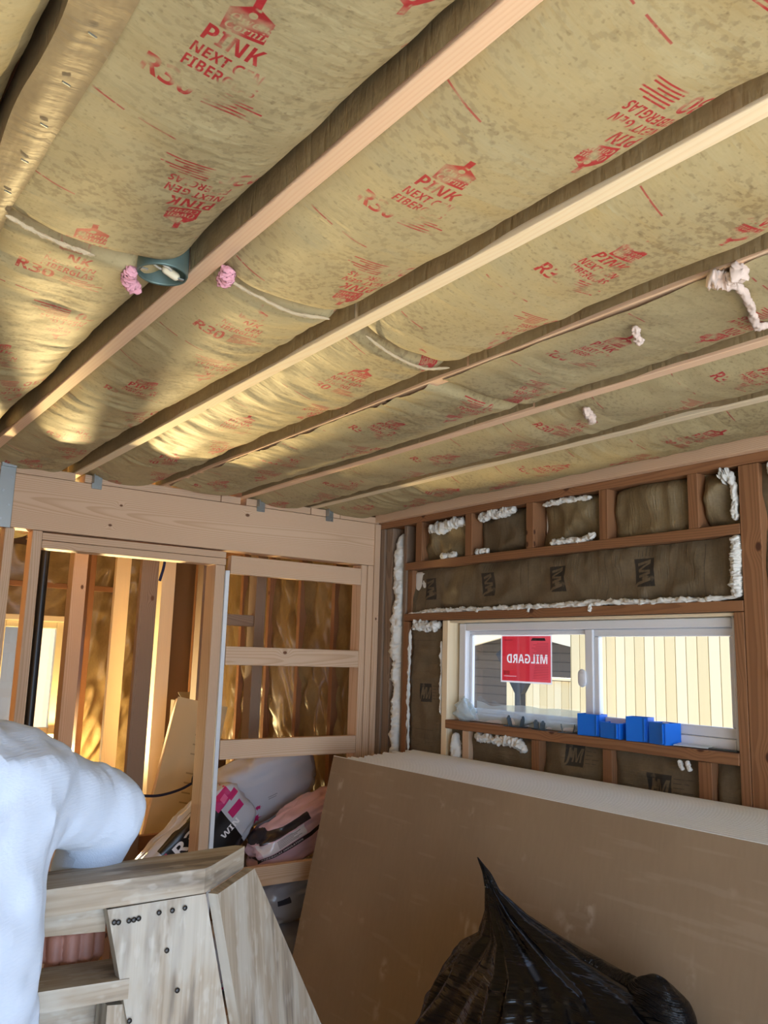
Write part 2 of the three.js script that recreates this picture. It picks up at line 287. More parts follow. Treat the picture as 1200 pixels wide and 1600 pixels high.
// ---- far room walls
const W3 = structure('wall_far');
for (const x of [-1.5, -1.1, -0.7, -0.3, 0.1, 0.51, 0.92, 1.3, 1.78, 2.13, 2.53]) lumber('stud', x - 0.019, x + 0.019, 0.04, 2.4, -6.45, -6.36, 'y', wd('old'), W3);
lumber('header', 1.28, 1.8, 1.86, 1.9, -6.45, -6.355, 'x', wd('pale'), W3); lumber('window_sill_plate', 1.28, 1.8, 1.03, 1.07, -6.45, -6.34, 'x', wd('pale'), W3); lumber('rail', 0.1, 2.13, 2.1, 2.14, -6.45, -6.36, 'x', wd('old'), W3);
for (const [x0, x1, y0, y1] of [[-1.9, 1.3, 0, 2.7], [1.76, 2.8, 0, 2.7], [1.3, 1.76, 0, 1.05], [1.3, 1.76, 1.87, 2.7]]) mesh('sheathing', new THREE.BoxGeometry(x1 - x0, y1 - y0, 0.02).translate((x0 + x1) / 2, (y0 + y1) / 2, -6.47), ply, W3);
const vinyl = mat(new THREE.Color('#e8eaee'), { roughness: 0.35 });
const glass = new THREE.MeshPhysicalMaterial({ color: 0xffffff, transmission: 1, thickness: 0, roughness: 0.02, ior: 1.45, side: THREE.DoubleSide });
{ const w = structure('window_2'); const fr = (x0, x1, y0, y1) => mesh('frame_bar', new RoundedBoxGeometry(x1 - x0, y1 - y0, 0.05, 1, 0.006).translate((x0 + x1) / 2, (y0 + y1) / 2, -6.42), mat(new THREE.Color('#dccfa8')), w);
  fr(1.3, 1.35, 1.06, 1.87); fr(1.7, 1.76, 1.06, 1.87); fr(1.35, 1.7, 1.06, 1.11); fr(1.35, 1.7, 1.81, 1.87); mesh('pane', new THREE.BoxGeometry(0.36, 0.71, 0.004).translate(1.525, 1.46, -6.43), glass, w); }

// ---- window_1
const win = structure('window_1');
{
  const bar = (n, z0, z1, y0, y1, x0 = 2.738, x1 = 2.79) => mesh(n, new RoundedBoxGeometry(x1 - x0, y1 - y0, z1 - z0, 1, 0.005).translate((x0 + x1) / 2, (y0 + y1) / 2, (z0 + z1) / 2), vinyl, win);
  bar('frame_bar', -3.135, -3.09, 1.387, 1.846); bar('frame_bar', -1.685, -1.648, 1.387, 1.846); bar('frame_bar', -3.09, -1.685, 1.81, 1.846); bar('frame_bar', -3.09, -1.685, 1.387, 1.425);
  // fixed left pane and right sliding sash
  bar('sash_bar', -2.352, -2.31, 1.425, 1.81, 2.742, 2.775); bar('sash_bar', -3.09, -2.352, 1.79, 1.81, 2.765, 2.785); bar('sash_bar', -3.09, -2.352, 1.425, 1.445, 2.765, 2.785); bar('sash_bar', -3.09, -3.07, 1.445, 1.79, 2.765, 2.785);
  bar('sash_bar', -2.31, -1.685, 1.78, 1.81, 2.75, 2.775); bar('sash_bar', -2.31, -1.685, 1.425, 1.462, 2.75, 2.775); bar('sash_bar', -1.705, -1.685, 1.462, 1.78, 2.75, 2.775); bar('sash_bar', -2.31, -2.285, 1.462, 1.78, 2.75, 2.775);
  mesh('pane', new THREE.BoxGeometry(0.004, 0.345, 0.72).translate(2.776, 1.617, -2.711), glass, win);
  mesh('pane', new THREE.BoxGeometry(0.004, 0.318, 0.58).translate(2.762, 1.621, -1.995), glass, win);
  const latch = mesh('latch', new THREE.CapsuleGeometry(0.022, 0.03, 4, 14).scale(0.35, 1, 1).translate(2.736, 1.61, -2.362), vinyl, win); latch.userData.label = 'white sash latch';
}
{ // window sticker, seen from behind through the glass
  const W = 512, H = 340, c = canvasOf(W, H), g = c.getContext('2d');
  g.fillStyle = '#f6f2f2'; g.fillRect(0, 0, W, H); g.fillStyle = '#dd2a3c'; g.fillRect(12, 12, W - 24, H - 24); g.fillStyle = '#e6505c'; g.fillRect(12, 12, 205, H - 24);
  g.fillStyle = '#fff'; g.font = 'bold 92px sans-serif'; g.save(); g.translate(36, 202); g.scale(1.0, 0.95); g.fillText('MILGARD', 0, 0); g.restore();
  g.fillStyle = '#1c1416'; g.beginPath(); g.moveTo(70, 26); g.lineTo(190, 26); g.lineTo(205, 44); g.lineTo(60, 44); g.fill();
  g.fillStyle = 'rgba(120,10,24,.5)'; for (let i = 0; i < 9; i++) g.fillRect(34, 60 + i * 11, 110 + (i * 37) % 60, 3); for (let i = 0; i < 9; i++) g.fillRect(34, 215 + i * 11, 130 + (i * 53) % 50, 3); g.fillRect(390, 36, 90, 6);
  g.fillStyle = '#b01424'; g.fillRect(420, 258, 64, 26); g.fillStyle = '#fff'; g.fillRect(350, 294, 130, 3);
  const geo = grid(1, 1, (u, v) => [2.7792, 1.575 + v * 0.217, -2.885 + u * 0.318], (u, v) => [1 - u, v]);
  tag(mesh('window_sticker', geo, new THREE.MeshPhysicalMaterial({ map: tex(c), roughness: 0.9, transmission: 0.45, thickness: 0, side: THREE.DoubleSide })), 'red window sticker with white mirrored lettering on the left pane', 'sticker');
}

// ---------------------------------------------------------------- ceiling insulation
function ceilBatt(label, x0, x1, z0, z1, { m = 0, seed = 1, low = 0, coarse = 1, eL = 0.022, eR = 0.055, sag = 0.018, off = 0, wr = 1, flap = x1 < 2.6 } = {}) {
  const t = thing('ceiling_batt', label, 'insulation', [(x0 + x1) / 2, CEIL, (z0 + z1) / 2], 'printed kraft batts between the ceiling joists');
  const cx = (x0 + x1) / 2, cz = (z0 + z1) / 2, nu = Math.round(40 / coarse), nv = Math.round((z1 - z0) / (0.011 * coarse));
  const f = (u, v) => {
    const x = lerp(x0, x1, u), z = lerp(z0, z1, v), q = 2 * u - 1, e = Math.pow(Math.abs(q), q < 0 ? 3.2 : 6);
    const nl = noise(z * 2.3 + seed, 1.7), n2 = noise(z * 3.1 + seed, 8.2), n3 = noise(z * 1.6 + seed, x * 3, 4.4);
    let y = e * (q < 0 ? eL * (1 + 0.5 * nl) : eR * (1 + 0.55 * n2)) - (sag + 0.012 * n3) * (1 - q * q) - low;
    // cross wrinkles of the paper, denser in patches
    const p = sstep(-0.35, 0.35, noise(x * 3, z * 2.2, seed + 5)), w1 = 1 - Math.abs(noise(x * 6 + 1.5 * z, z * 22 + 2 * x, seed)), w2 = 1 - Math.abs(noise(x * 9 - z, z * 46, seed + 9));
    y += (0.006 * (w1 - 0.6) + 0.003 * (w2 - 0.6)) * (0.35 + p) * lerp(0.3, 1.15, sstep(-1.2, -2.2, z)) * wr + 0.004 * noise(x * 14, z * 14, seed);
    const d = Math.min(z - z0, z1 - z); if (d < 0.05) y += 0.05 * Math.pow(1 - d / 0.05, 2.5);
    return [x - cx, y, z - cz];
  };
  mesh('facing', grid(nu, nv, f, (u, v) => [(lerp(x0, x1, u) - x0) / 0.42 + 0.02, (lerp(z0, z1, v) + off) / 1.3]), kraftMats[m], t);
  if (flap) mesh('inset_flange', grid(3, Math.round(nv / 3), (u, v) => { const z = lerp(z0, z1, v), lo = 0.004 + 0.012 * Math.max(0, noise(z * 4 + seed, 3.3)); return [x1 + 0.0135 - 0.003 * noise(z * 7, u * 2, seed) - 0.004 * u * (1 - u) - cx, lerp(lo, 0.1, u), z - cz]; }, (u, v) => [u * 0.2, lerp(z0, z1, v)]), plainKraft, t);
  mesh('wool', new RoundedBoxGeometry(x1 - x0 - 0.06, 0.09, z1 - z0 - 0.02, 2, 0.03).translate(0.01, 0.165, 0), pinkWool, t);
  return t;
}
const g0 = 0.0205, bay = (k) => [JX[k] + g0, k < 7 ? JX[k + 1] - g0 - 0.016 : 2.654];
const B = (k) => bay(k);
// bay index k lies between joist k and k+1; joist 3 is the first bare one on the left
ceilBatt('kraft ceiling batt in the top left corner beyond the stapled flange', ...B(1), -2.6, 0.6, { m: 1, seed: 3, off: 0.3, eL: 0.03, eR: 0.06 });
ceilBatt('far kraft ceiling batt over the beam left of the junction box bay', ...B(1), -3.86, -2.61, { m: 0, seed: 31, off: 0.1 });
ceilBatt('nearest red-printed ceiling batt at top left with stapled flange', ...B(2), -1.55, 0.6, { m: 0, seed: 5, low: 0.008, off: 0.105, eR: 0.08, eL: 0.012 });
ceilBatt('red-printed ceiling batt holding the round metal junction box', ...B(2), -3.86, -1.56, { m: 1, seed: 8, off: 0.2, eR: 0.085 });
ceilBatt('near ceiling batt between the two widest bare joists, crisp red tag emblem', ...B(3), -1.535, 0.6, { m: 0, seed: 11, low: 0.01, off: 0.196, eR: 0.085 });
ceilBatt('crinkled ceiling batt between the two widest bare joists, next to the beam', ...B(3), -3.86, -1.545, { m: 1, seed: 14, off: 0.25, eR: 0.08 });
ceilBatt('near ceiling batt right of the second bare joist, ends in a pale torn lip', ...B(4), -1.60, 0.6, { m: 1, seed: 17, low: 0.01, off: 0.186, eR: 0.08 });
ceilBatt('crinkled far ceiling batt right of the second bare joist', ...B(4), -3.86, -1.61, { m: 0, seed: 20, off: 0.42, eR: 0.07 });
ceilBatt('near ceiling batt with a pale stripe of exposed wool near the right edge', JX[5] - 0.014, B(5)[1], -1.75, 0.6, { m: 0, seed: 23, off: 0.5, eL: -0.007, eR: 0.035 });
ceilBatt('far ceiling batt under the covered joist, faint red print', JX[5] - 0.014, B(5)[1], -3.75, -1.76, { m: 1, seed: 26, off: 0.1, eL: -0.007, eR: 0.035 });
ceilBatt('long ceiling batt between the two narrow bare joists near the window wall', ...B(6), -3.86, 0.6, { m: 1, seed: 29, off: 0.33, eR: 0.06 });
ceilBatt('long ceiling batt between the last bare joist and the window wall ledger', ...B(7), -3.86, 0.6, { m: 0, seed: 33, off: 0.15, eR: 0.025 });
for (let k = 1; k < 8; k++) ceilBatt('yellow-lit kraft ceiling batt of the room beyond the beam', ...B(k), -6.3, -3.9, { m: k % 2, seed: 40 + k, coarse: 2.2, off: k * 0.2 });

// paper flanges stapled over joists (joist 2 at the left edge, joist 5 in the middle)
function flange(label, x, z0, z1, wL, wR, seed, staples) {
  const t = thing('paper_flange', label, 'paper strip', [x, CEIL, z0]);
  mesh('strip', grid(8, 160, (u, v) => { const z = lerp(z0, z1, v), l = wL + 0.012 * noise(z * 5 + seed, 1), r = wR + 0.014 * noise(z * 4 + seed, 7); return [lerp(-l, r, u), -0.004 - 0.004 * (1 - Math.pow(2 * u - 1, 2)) - 0.003 * noise(u * 3, z * 12, seed) - (u > 0.98 ? 0.004 : 0), z - z0]; }, (u, v) => [u * 0.15 + 0.4, lerp(z0, z1, v)]), plainKraft, t);
  for (let i = 0; i < staples; i++) { const z = -0.75 - i * 0.115; mesh('staple', new THREE.BoxGeometry(0.012, 0.0025, 0.0018).rotateY(0.3).translate(0.012, -0.0125, z - z0), steel, t); }
}
flange('kraft flange stapled along the joist at the top left edge', JX[2], -2.5, 0.5, 0.03, 0.045, 2, 9);

const paperLip = mat(new THREE.Color('#c9b694'), { roughness: 0.9 });
// torn lips and scraps of wool at the batt ends
const lip = (label, pts, r, m, s) => tag(mesh('wool_scrap', wool(pts, r, s), m), label, 'wool scrap');
lip('pale torn paper lip across the bay left of the first tie', [[0.67, 2.438, -1.525], [0.76, 2.42, -1.53], [0.86, 2.416, -1.545], [0.95, 2.43, -1.55]], 0.0038, paperLip, { lump: 0.4 });
lip('thin white torn lip at the end of the near batt right of the second joist', [[1.07, 2.43, -1.58], [1.16, 2.412, -1.6], [1.28, 2.408, -1.62], [1.37, 2.43, -1.62]], 0.0035, paperLip, { lump: 0.4 });
lip('pale lip of torn paper at the left edge below the flange', [[0.25, 2.43, -1.53], [0.33, 2.418, -1.545], [0.42, 2.418, -1.56]], 0.0038, paperLip, { lump: 0.5 });
lip('pink tuft of wool poking out beside the junction box joist', [[0.655, 2.43, -1.47], [0.668, 2.425, -1.5], [0.675, 2.435, -1.53]], 0.012, pinkWool, { lump: 0.6, n: 50, s: 2.4 });
lip('pink tuft of wool at the rim of the junction box', [[0.5, 2.425, -1.58], [0.505, 2.418, -1.62], [0.54, 2.42, -1.66]], 0.011, pinkWool, { lump: 0.6, n: 50, s: 2.4 });
lip('long pale pink stripe of exposed wool hanging under the covered joist', [[1.44, 2.425, -0.855], [1.5, 2.412, -0.865], [1.6, 2.41, -0.905], [1.68, 2.412, -0.94], [1.72, 2.43, -0.93]], 0.008, paleWool, { lump: 0.45 });
lip('pale wool knot at the top of the hanging stripe', [[1.425, 2.425, -0.82], [1.44, 2.42, -0.86], [1.41, 2.425, -0.89]], 0.015, paleWool, { lump: 0.8, n: 24 });
lip('short white wool tuft in the bay below the covered joist', [[1.5, 2.425, -1.13], [1.52, 2.414, -1.14], [1.56, 2.41, -1.16]], 0.008, paleWool, { lump: 0.6, n: 24 });
lip('small pinkish scrap beside the narrow bare joist near the window wall', [[1.9, 2.425, -1.62], [1.95, 2.412, -1.64], [1.99, 2.412, -1.66]], 0.012, paleWool, { lump: 0.6, n: 24 });

{ // junction box set in the ceiling
  const t = thing('junction_box', 'round green-grey metal junction box with loose white wire in the ceiling', 'junction box', [0.557, 2.447, -1.565]);
  const pr = [[0.046, 0.05], [0.05, 0.05], [0.051, -0.022], [0.049, -0.026], [0.046, -0.022], [0.045, 0.046], [0.0, 0.047]].map((p) => new THREE.Vector2(...p));
  mesh('can', new THREE.LatheGeometry(pr, 40), mat(new THREE.Color('#6c807a'), { metalness: 0.5, roughness: 0.45 }), t);
  const wire = mesh('wire', tube([[-0.035, 0.03, 0.01], [-0.02, -0.005, 0.02], [0.01, -0.012, 0.012], [0.02, -0.01, -0.005], [0.025, 0.02, -0.02]], 0.0028), mat(new THREE.Color('#e9e6dc')), t);
  mesh('wire', tube([[-0.01, 0.03, -0.025], [-0.015, 0.0, -0.012], [0.005, -0.01, -0.006], [0.02, -0.008, -0.002]], 0.0024), mat(new THREE.Color('#d8d2c4')), t);
  mesh('wire_nut', new THREE.CapsuleGeometry(0.009, 0.022, 4, 12).rotateZ(1.2).translate(0.018, -0.014, -0.002), mat(new THREE.Color('#efe3c4')), wire);
  for (const s of [-1, 1]) mesh('ear', new RoundedBoxGeometry(0.014, 0.003, 0.01, 1, 0.001).translate(0.038 * s, -0.023, 0), galv, t);
}

// ---------------------------------------------------------------- wall insulation on the window wall
function wallBatt(label, z0, z1, y0, y1, { x = XW + 0.035, bulge = 0.02, seed = 1, rot = false, crease = 1, m = jmKraft, off = [0, 0] } = {}) {
  const t = thing('wall_batt', label, 'insulation', [x, (y0 + y1) / 2, (z0 + z1) / 2], 'brown kraft batts in the window wall');
  const nu = Math.max(10, Math.round((z1 - z0) / 0.014)), nv = Math.max(10, Math.round((y1 - y0) / 0.014)), cy = (y0 + y1) / 2, cz = (z0 + z1) / 2;
  mesh('facing', grid(nu, nv, (u, v) => {
    const z = lerp(z0, z1, u), y = lerp(y0, y1, v), e = 1 - Math.pow(Math.abs(2 * u - 1), 6), e2 = 1 - Math.pow(Math.abs(2 * v - 1), 6);
    const w = 1 - Math.abs(noise(z * 7 + 2 * y, y * 9 - z, seed)), w2 = 1 - Math.abs(noise(z * 15, y * 13 + 4 * z, seed + 4));
    return [-(bulge * e * e2 + crease * (0.024 * (w - 0.6) + 0.009 * (w2 - 0.6) + 0.012 * noise(z * 5, y * 6, seed + 8))), y - cy, z - cz];
  }, (u, v) => { const z = lerp(z0, z1, u), y = lerp(y0, y1, v); return rot ? [(y - y0) / 0.24 * 0.56 + 0.2 + off[0], (z + off[1]) / 0.44] : [(z - z0) / (z1 - z0) * 0.9 + off[0], (y + off[1]) / 0.44]; }), m, t);
  mesh('wool', new RoundedBoxGeometry(0.04, y1 - y0 - 0.01, z1 - z0 - 0.01, 1, 0.015).translate(0.03, 0, 0), whiteWool, t);
  return t;
}
const hb = wallBatt('long horizontal kraft batt with sideways black letter boxes above the window', -3.5, -1.61, 1.905, 2.128, { seed: 2, rot: true, crease: 0.9, off: [0.02, 0.05], bulge: 0.012 });
hb.updateMatrixWorld(); const addTo = (t, geo, m = whiteWool, name = 'exposed_wool') => { geo.translate(-t.position.x, -t.position.y, -t.position.z); return mesh(name, geo, m, t); };
addTo(hb, wool([[2.70, 1.9, -3.5], [2.705, 1.908, -3.2], [2.70, 1.905, -2.8], [2.702, 1.912, -2.3], [2.7, 1.907, -1.9], [2.7, 1.912, -1.63]], 0.011, { n: 160, lump: 0.7, s: 1.4 }));
addTo(hb, wool([[2.70, 1.91, -1.635], [2.70, 2.0, -1.63], [2.70, 2.06, -1.628], [2.703, 2.13, -1.628]], 0.021, { n: 60, lump: 0.4 }));
addTo(hb, wool([[2.69, 1.905, -2.28], [2.687, 1.89, -2.275], [2.687, 1.878, -2.28]], 0.007, { n: 20 }));
addTo(hb, wool([[2.69, 1.905, -2.62], [2.687, 1.885, -2.62]], 0.006, { n: 20 }));
const bays = [[-3.385, -3.047], [-2.998, -2.636], [-2.592, -2.224], [-2.18, -1.81], [-1.767, -1.612]];
['crumpled kraft batt with white wool on top, left end of the upper row', 'crumpled dark kraft batt in the second short bay over the window', 'kraft batt folded over in the middle short bay over the window', 'full kraft batt in the fourth short bay over the window', 'bunched kraft batt in the narrow bay beside the right post'].forEach((l, i) => {
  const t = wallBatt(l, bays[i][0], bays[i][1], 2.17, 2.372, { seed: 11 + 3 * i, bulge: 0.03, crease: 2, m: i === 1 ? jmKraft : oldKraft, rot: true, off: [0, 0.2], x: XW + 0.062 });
  if (i === 0) { addTo(t, wool([[2.71, 2.33, -3.34], [2.705, 2.33, -3.25], [2.708, 2.345, -3.15], [2.71, 2.34, -3.07]], 0.026, { n: 40, lump: 0.5 })); addTo(t, wool([[2.70, 2.18, -3.24], [2.70, 2.185, -3.17], [2.70, 2.18, -3.12]], 0.014, { n: 24 })); }
  if (i === 1) { addTo(t, wool([[2.71, 2.345, -2.97], [2.705, 2.352, -2.85], [2.71, 2.358, -2.72]], 0.02, { n: 40 })); addTo(t, wool([[2.70, 2.18, -2.98], [2.70, 2.185, -2.93], [2.70, 2.18, -2.89]], 0.013, { n: 24 })); }
  if (i === 2) { addTo(t, wool([[2.705, 2.355, -2.55], [2.705, 2.36, -2.4], [2.705, 2.355, -2.27]], 0.01, { n: 40, lump: 0.7 })); addTo(t, wool([[2.70, 2.18, -2.5], [2.70, 2.183, -2.4], [2.70, 2.18, -2.3], [2.70, 2.2, -2.25]], 0.012, { n: 40, lump: 0.7 })); }
  if (i === 4) { addTo(t, wool([[2.70, 2.18, -1.628], [2.70, 2.28, -1.628], [2.70, 2.36, -1.64]], 0.012, { n: 30 })); addTo(t, wool([[2.70, 2.34, -1.68], [2.70, 2.35, -1.64]], 0.02, { n: 24, lump: 0.8 })); }
});
{ const t = wallBatt('tall kraft batt left of the window with black letter boxes', -3.485, -3.21, 0.5, 1.86, { seed: 41, off: [0.02, 0.04], crease: 0.8 });
  addTo(t, wool([[2.71, 1.845, -3.46], [2.70, 1.835, -3.36], [2.70, 1.84, -3.24]], 0.022, { n: 40, lump: 0.7 })); addTo(t, wool([[2.70, 1.76, -3.225], [2.70, 1.72, -3.222], [2.705, 1.4, -3.222]], 0.008, { n: 40, lump: 0.8 })); addTo(t, wool([[2.695, 1.82, -3.47], [2.695, 1.7, -3.475], [2.695, 1.4, -3.475], [2.7, 1.2, -3.475]], 0.006, { n: 60, lump: 0.9 })); }
const cw = tag(mesh('wool_strip', wool([[2.735, 2.34, -3.6], [2.73, 2.2, -3.615], [2.725, 2.0, -3.6], [2.72, 1.8, -3.605], [2.73, 1.72, -3.615], [2.735, 1.5, -3.605], [2.725, 1.25, -3.6], [2.73, 0.9, -3.6]], 0.038, { n: 120, lump: 0.35 }), whiteWool), 'tall strip of white wool packed between the corner studs', 'insulation');
const low = [[-3.16, -3.052], [-3.003, -2.608], [-2.558, -2.227], [-2.178, -1.807], [-1.75, -1.65]];
['narrow kraft batt under the sill beside the left jamb', 'kraft batt under the sill below the red sticker, topped with white wool', 'kraft batt under the sill below the blue boxes', 'kraft batt under the sill with two white wool ends, right of the blue boxes', 'narrow kraft batt under the sill beside the right post'].forEach((l, i) => {
  const t = wallBatt(l, ...low[i], 0.5, 1.342, { seed: 51 + 3 * i, crease: 1.1, off: [0.02, 0.1 + 0.07 * i] });
  if (i === 0) addTo(t, wool([[2.70, 1.33, -3.11], [2.70, 1.2, -3.1], [2.70, 1.0, -3.1]], 0.026, { n: 40, lump: 0.3 }));
  if (i === 1) addTo(t, wool([[2.70, 1.325, -2.97], [2.70, 1.32, -2.85], [2.70, 1.322, -2.72], [2.70, 1.29, -2.64]], 0.02, { n: 50, lump: 0.6 }));
  if (i === 3) for (const z of [-1.87, -1.84]) addTo(t, wool([[2.69, 1.338, z - 0.01], [2.685, 1.325, z], [2.683, 1.305, z + 0.008]], 0.008, { n: 16, lump: 0.3 }));
});
{ let k = 0; for (const [a, b] of [[-1.53, -1.14], [-1.1, -0.73], [-0.69, -0.32]]) { const t = wallBatt(['kraft batt right of the thick post at the picture edge', 'kraft wall batt beyond the right picture edge', 'kraft wall batt near the photographer'][k++], a, b, 0.05, 2.37, { seed: 71 + k, off: [0.1, 0.2] }); if (k === 1) { addTo(t, wool([[2.70, 2.33, -1.5], [2.70, 2.34, -1.47], [2.70, 2.36, -1.43]], 0.022, { n: 24, lump: 0.7 })); addTo(t, wool([[2.69, 1.66, -1.505], [2.685, 1.64, -1.5]], 0.015, { n: 16 })); } } }
// back room kraft: glossy paper in the far wall bays
function farBatt(label, a, b, seed, y0 = 0.05, y1 = 2.37) { // a, b: [x, z]
  const t = thing('far_wall_batt', label, 'insulation', [(a[0] + b[0]) / 2, 1.2, (a[1] + b[1]) / 2], 'shiny kraft batts in the far room');
  const nx = -(b[1] - a[1]), nz = b[0] - a[0], L = Math.hypot(nx, nz), cx = t.position.x, cz = t.position.z;
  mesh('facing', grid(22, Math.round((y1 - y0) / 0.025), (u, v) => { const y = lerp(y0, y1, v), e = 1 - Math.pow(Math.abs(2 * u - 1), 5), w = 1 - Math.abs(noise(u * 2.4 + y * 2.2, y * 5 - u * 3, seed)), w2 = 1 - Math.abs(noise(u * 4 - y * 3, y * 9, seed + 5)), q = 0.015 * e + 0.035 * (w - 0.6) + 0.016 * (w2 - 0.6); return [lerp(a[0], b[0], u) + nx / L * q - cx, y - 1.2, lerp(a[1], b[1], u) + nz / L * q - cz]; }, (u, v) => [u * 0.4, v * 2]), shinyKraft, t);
  return t;
}
{ let k = 0; const lb = ['beside the panel corner', 'second from the panel corner', 'behind the panel post', 'behind the orange pipe', 'fifth from the panel corner', 'in the far room corner'];
  const zs = [-3.86, ...backStuds]; for (let i = 0; i < 6; i++) farBatt('shiny creased kraft batt in the far room, ' + lb[k++], [XW + 0.03, zs[i] - 0.02], [XW + 0.03, zs[i + 1] + 0.02], 81 + 3 * i);
  const xs = [-1.5, -1.1, -0.7, -0.3, 0.1, 0.51, 0.92, 1.3]; for (let i = 0; i < 7; i++) farBatt('kraft batt in the far wall left of its window', [xs[i] + 0.02, -6.39], [xs[i + 1] - 0.02, -6.39], 101 + 3 * i);
  farBatt('kraft batt under the far window', [1.3, -6.39], [1.77, -6.39], 131, 0.05, 1.03); farBatt('kraft batt over the far window', [1.3, -6.39], [1.77, -6.39], 134, 1.9, 2.4);
  farBatt('yellow-lit kraft batt just right of the far window', [1.8, -6.39], [2.11, -6.39], 137); farBatt('bright kraft batt seen between the far studs and the door jamb', [2.15, -6.39], [2.51, -6.39], 140); }

// ---------------------------------------------------------------- far room contents
let trimN = 0; const trim = () => { const g = structure('trim_' + (++trimN)); return g; };   // loose interior studs of the room beyond
const st4 = (x0, x1, z0, z1, k) => lumber('stud', x0, x1, 0, 2.44, z0, z1, 'y', woodSets[k[0]][k[1]], trim());
st4(1.285, 1.36, -4.71, -4.62, ['fresh', 1]); st4(1.741, 1.835, -5.34, -5.3, ['pale', 0]); st4(1.60, 1.696, -4.49, -4.45, ['grey', 0]); st4(1.93, 2.016, -5.09, -5.0, ['pale', 2]);
st4(2.22, 2.285, -4.39, -4.3, ['grey', 1]); st4(1.70, 1.738, -5.8, -5.71, ['old', 0]); st4(2.14, 2.18, -4.95, -4.86, ['grey', 1]);
lumber('blocking', 2.0, 2.22, 1.822, 1.886, -4.36, -4.31, 'x', woodSets.grey[0], trim()); lumber('blocking', 1.36, 1.6, 0.6, 0.66, -4.5, -4.46, 'x', wd('old'), trim());
lumber('top_plate', 0.4, 2.66, 2.4, 2.438, -4.5, -4.41, 'x', wd('fresh'), trim());
{ const p = thing('vent_pipe', 'black plastic vent pipe standing just inside the doorway', 'pipe', [1.018, 0, -4.15]); mesh('pipe', new THREE.CylinderGeometry(0.021, 0.021, 2.6, 24).translate(0, 1.3, 0), black, p); mesh('coupling', new THREE.CylinderGeometry(0.026, 0.026, 0.09, 24).translate(0, 0.5, 0), black, p); }
{ const p = thing('orange_pipe', 'thin orange-red pipe upright behind the rail panel', 'pipe', [2.35, 0, -4.6]); mesh('pipe', new THREE.CylinderGeometry(0.013, 0.013, 2.42, 16).translate(0, 1.21, 0), mat(new THREE.Color('#d8451c'), { roughness: 0.4 }), p); mesh('clip', new THREE.TorusGeometry(0.016, 0.004, 8, 20).rotateX(Math.PI / 2).translate(0, 1.3, 0), steel, p); }
tag(mesh('dark_cable', tube([[1.72, 2.42, -4.55], [1.735, 2.3, -4.5], [1.72, 2.15, -4.44], [1.70, 2.05, -4.44]], 0.008), mat(new THREE.Color('#1c2350'))), 'dark blue cable end hanging beside the far stud', 'cable');
// the work light (hidden behind the worker)
{ const L = [1.69, 0.86, -6.2], t = thing('work_light', 'yellow work light on a tripod in the room beyond', 'lamp', [1.69, 0, -6.2]);
  mesh('bulb', new THREE.SphereGeometry(0.05, 24, 16).translate(0, 0.86, 0), mat(0x000000, { emissive: new THREE.Color(1, 0.72, 0.28), emissiveIntensity: 8 }), t);
  mesh('cap', new THREE.CylinderGeometry(0.03, 0.045, 0.05, 20).translate(0, 0.785, 0), black, t); mesh('pole', new THREE.CylinderGeometry(0.012, 0.012, 0.5, 12).translate(0, 0.51, 0), black, t);
  for (let i = 0; i < 3; i++) { const a = i * 2.09; board('leg', [0, 0.35, 0], [0.13 * Math.cos(a), 0.01, 0.13 * Math.sin(a)], 0.02, 0.02, black, t); }
  const sp = new THREE.SpotLight(new THREE.Color(1, 0.76, 0.36), 62, 0, 0.54, 0.7, 2); sp.position.set(...L); sp.target.position.set(1.35, 2.4, -3.0); sp.castShadow = true; sp.shadow.radius = 2.5; scene.add(sp, sp.target);
  const pl = new THREE.PointLight(new THREE.Color(1, 0.74, 0.34), 4.4, 0, 2); pl.position.set(...L); pl.castShadow = true; pl.shadow.radius = 2.5; scene.add(pl); }

// insulation bags behind the partition
function pillow(w, h, d, seed, pw = 3.2, wr = 0.012) { // bag: superellipsoid with creases, planar uv on its broad face
  const s = (a, p) => Math.sign(a) * Math.pow(Math.abs(a), p);
  return grid(56, 36, (u, v) => {
    const a = u * Math.PI * 2, b = (v - 0.5) * Math.PI, e = 2 / pw, x = s(Math.cos(b), e) * s(Math.cos(a), e), y = s(Math.sin(b), e), z = s(Math.cos(b), e) * s(Math.sin(a), e);
    const k = 1 + (wr / Math.min(w, h)) * 4 * ((1 - Math.abs(noise(x * 3, y * 4, z * 3 + seed))) - 0.6) + 0.03 * noise(x * 2, y * 2, z * 2 + seed);
    return [x * w / 2 * k, y * h / 2 * k, z * d / 2 * k];
  }, (u, v, q) => [q[0] / w + 0.5, q[1] / h + 0.5]);
}
function bagTex(base, draw) { const c = canvasOf(768, 512), g = c.getContext('2d'); g.fillStyle = base; g.fillRect(0, 0, 768, 512); draw(g); return tex(c, { wrap: THREE.ClampToEdgeWrapping }); }
const plastic = (map) => new THREE.MeshPhysicalMaterial({ map, roughness: 0.28, clearcoat: 0.4, clearcoatRoughness: 0.2, side: THREE.DoubleSide });
function bag(label, at, size, rot, map, seed) { const t = thing('insulation_bag', label, 'bag', at, 'plastic bags of insulation behind the partition'); t.rotation.set(...rot); mesh('bag_body', pillow(...size, seed), plastic(map), t); return t; }
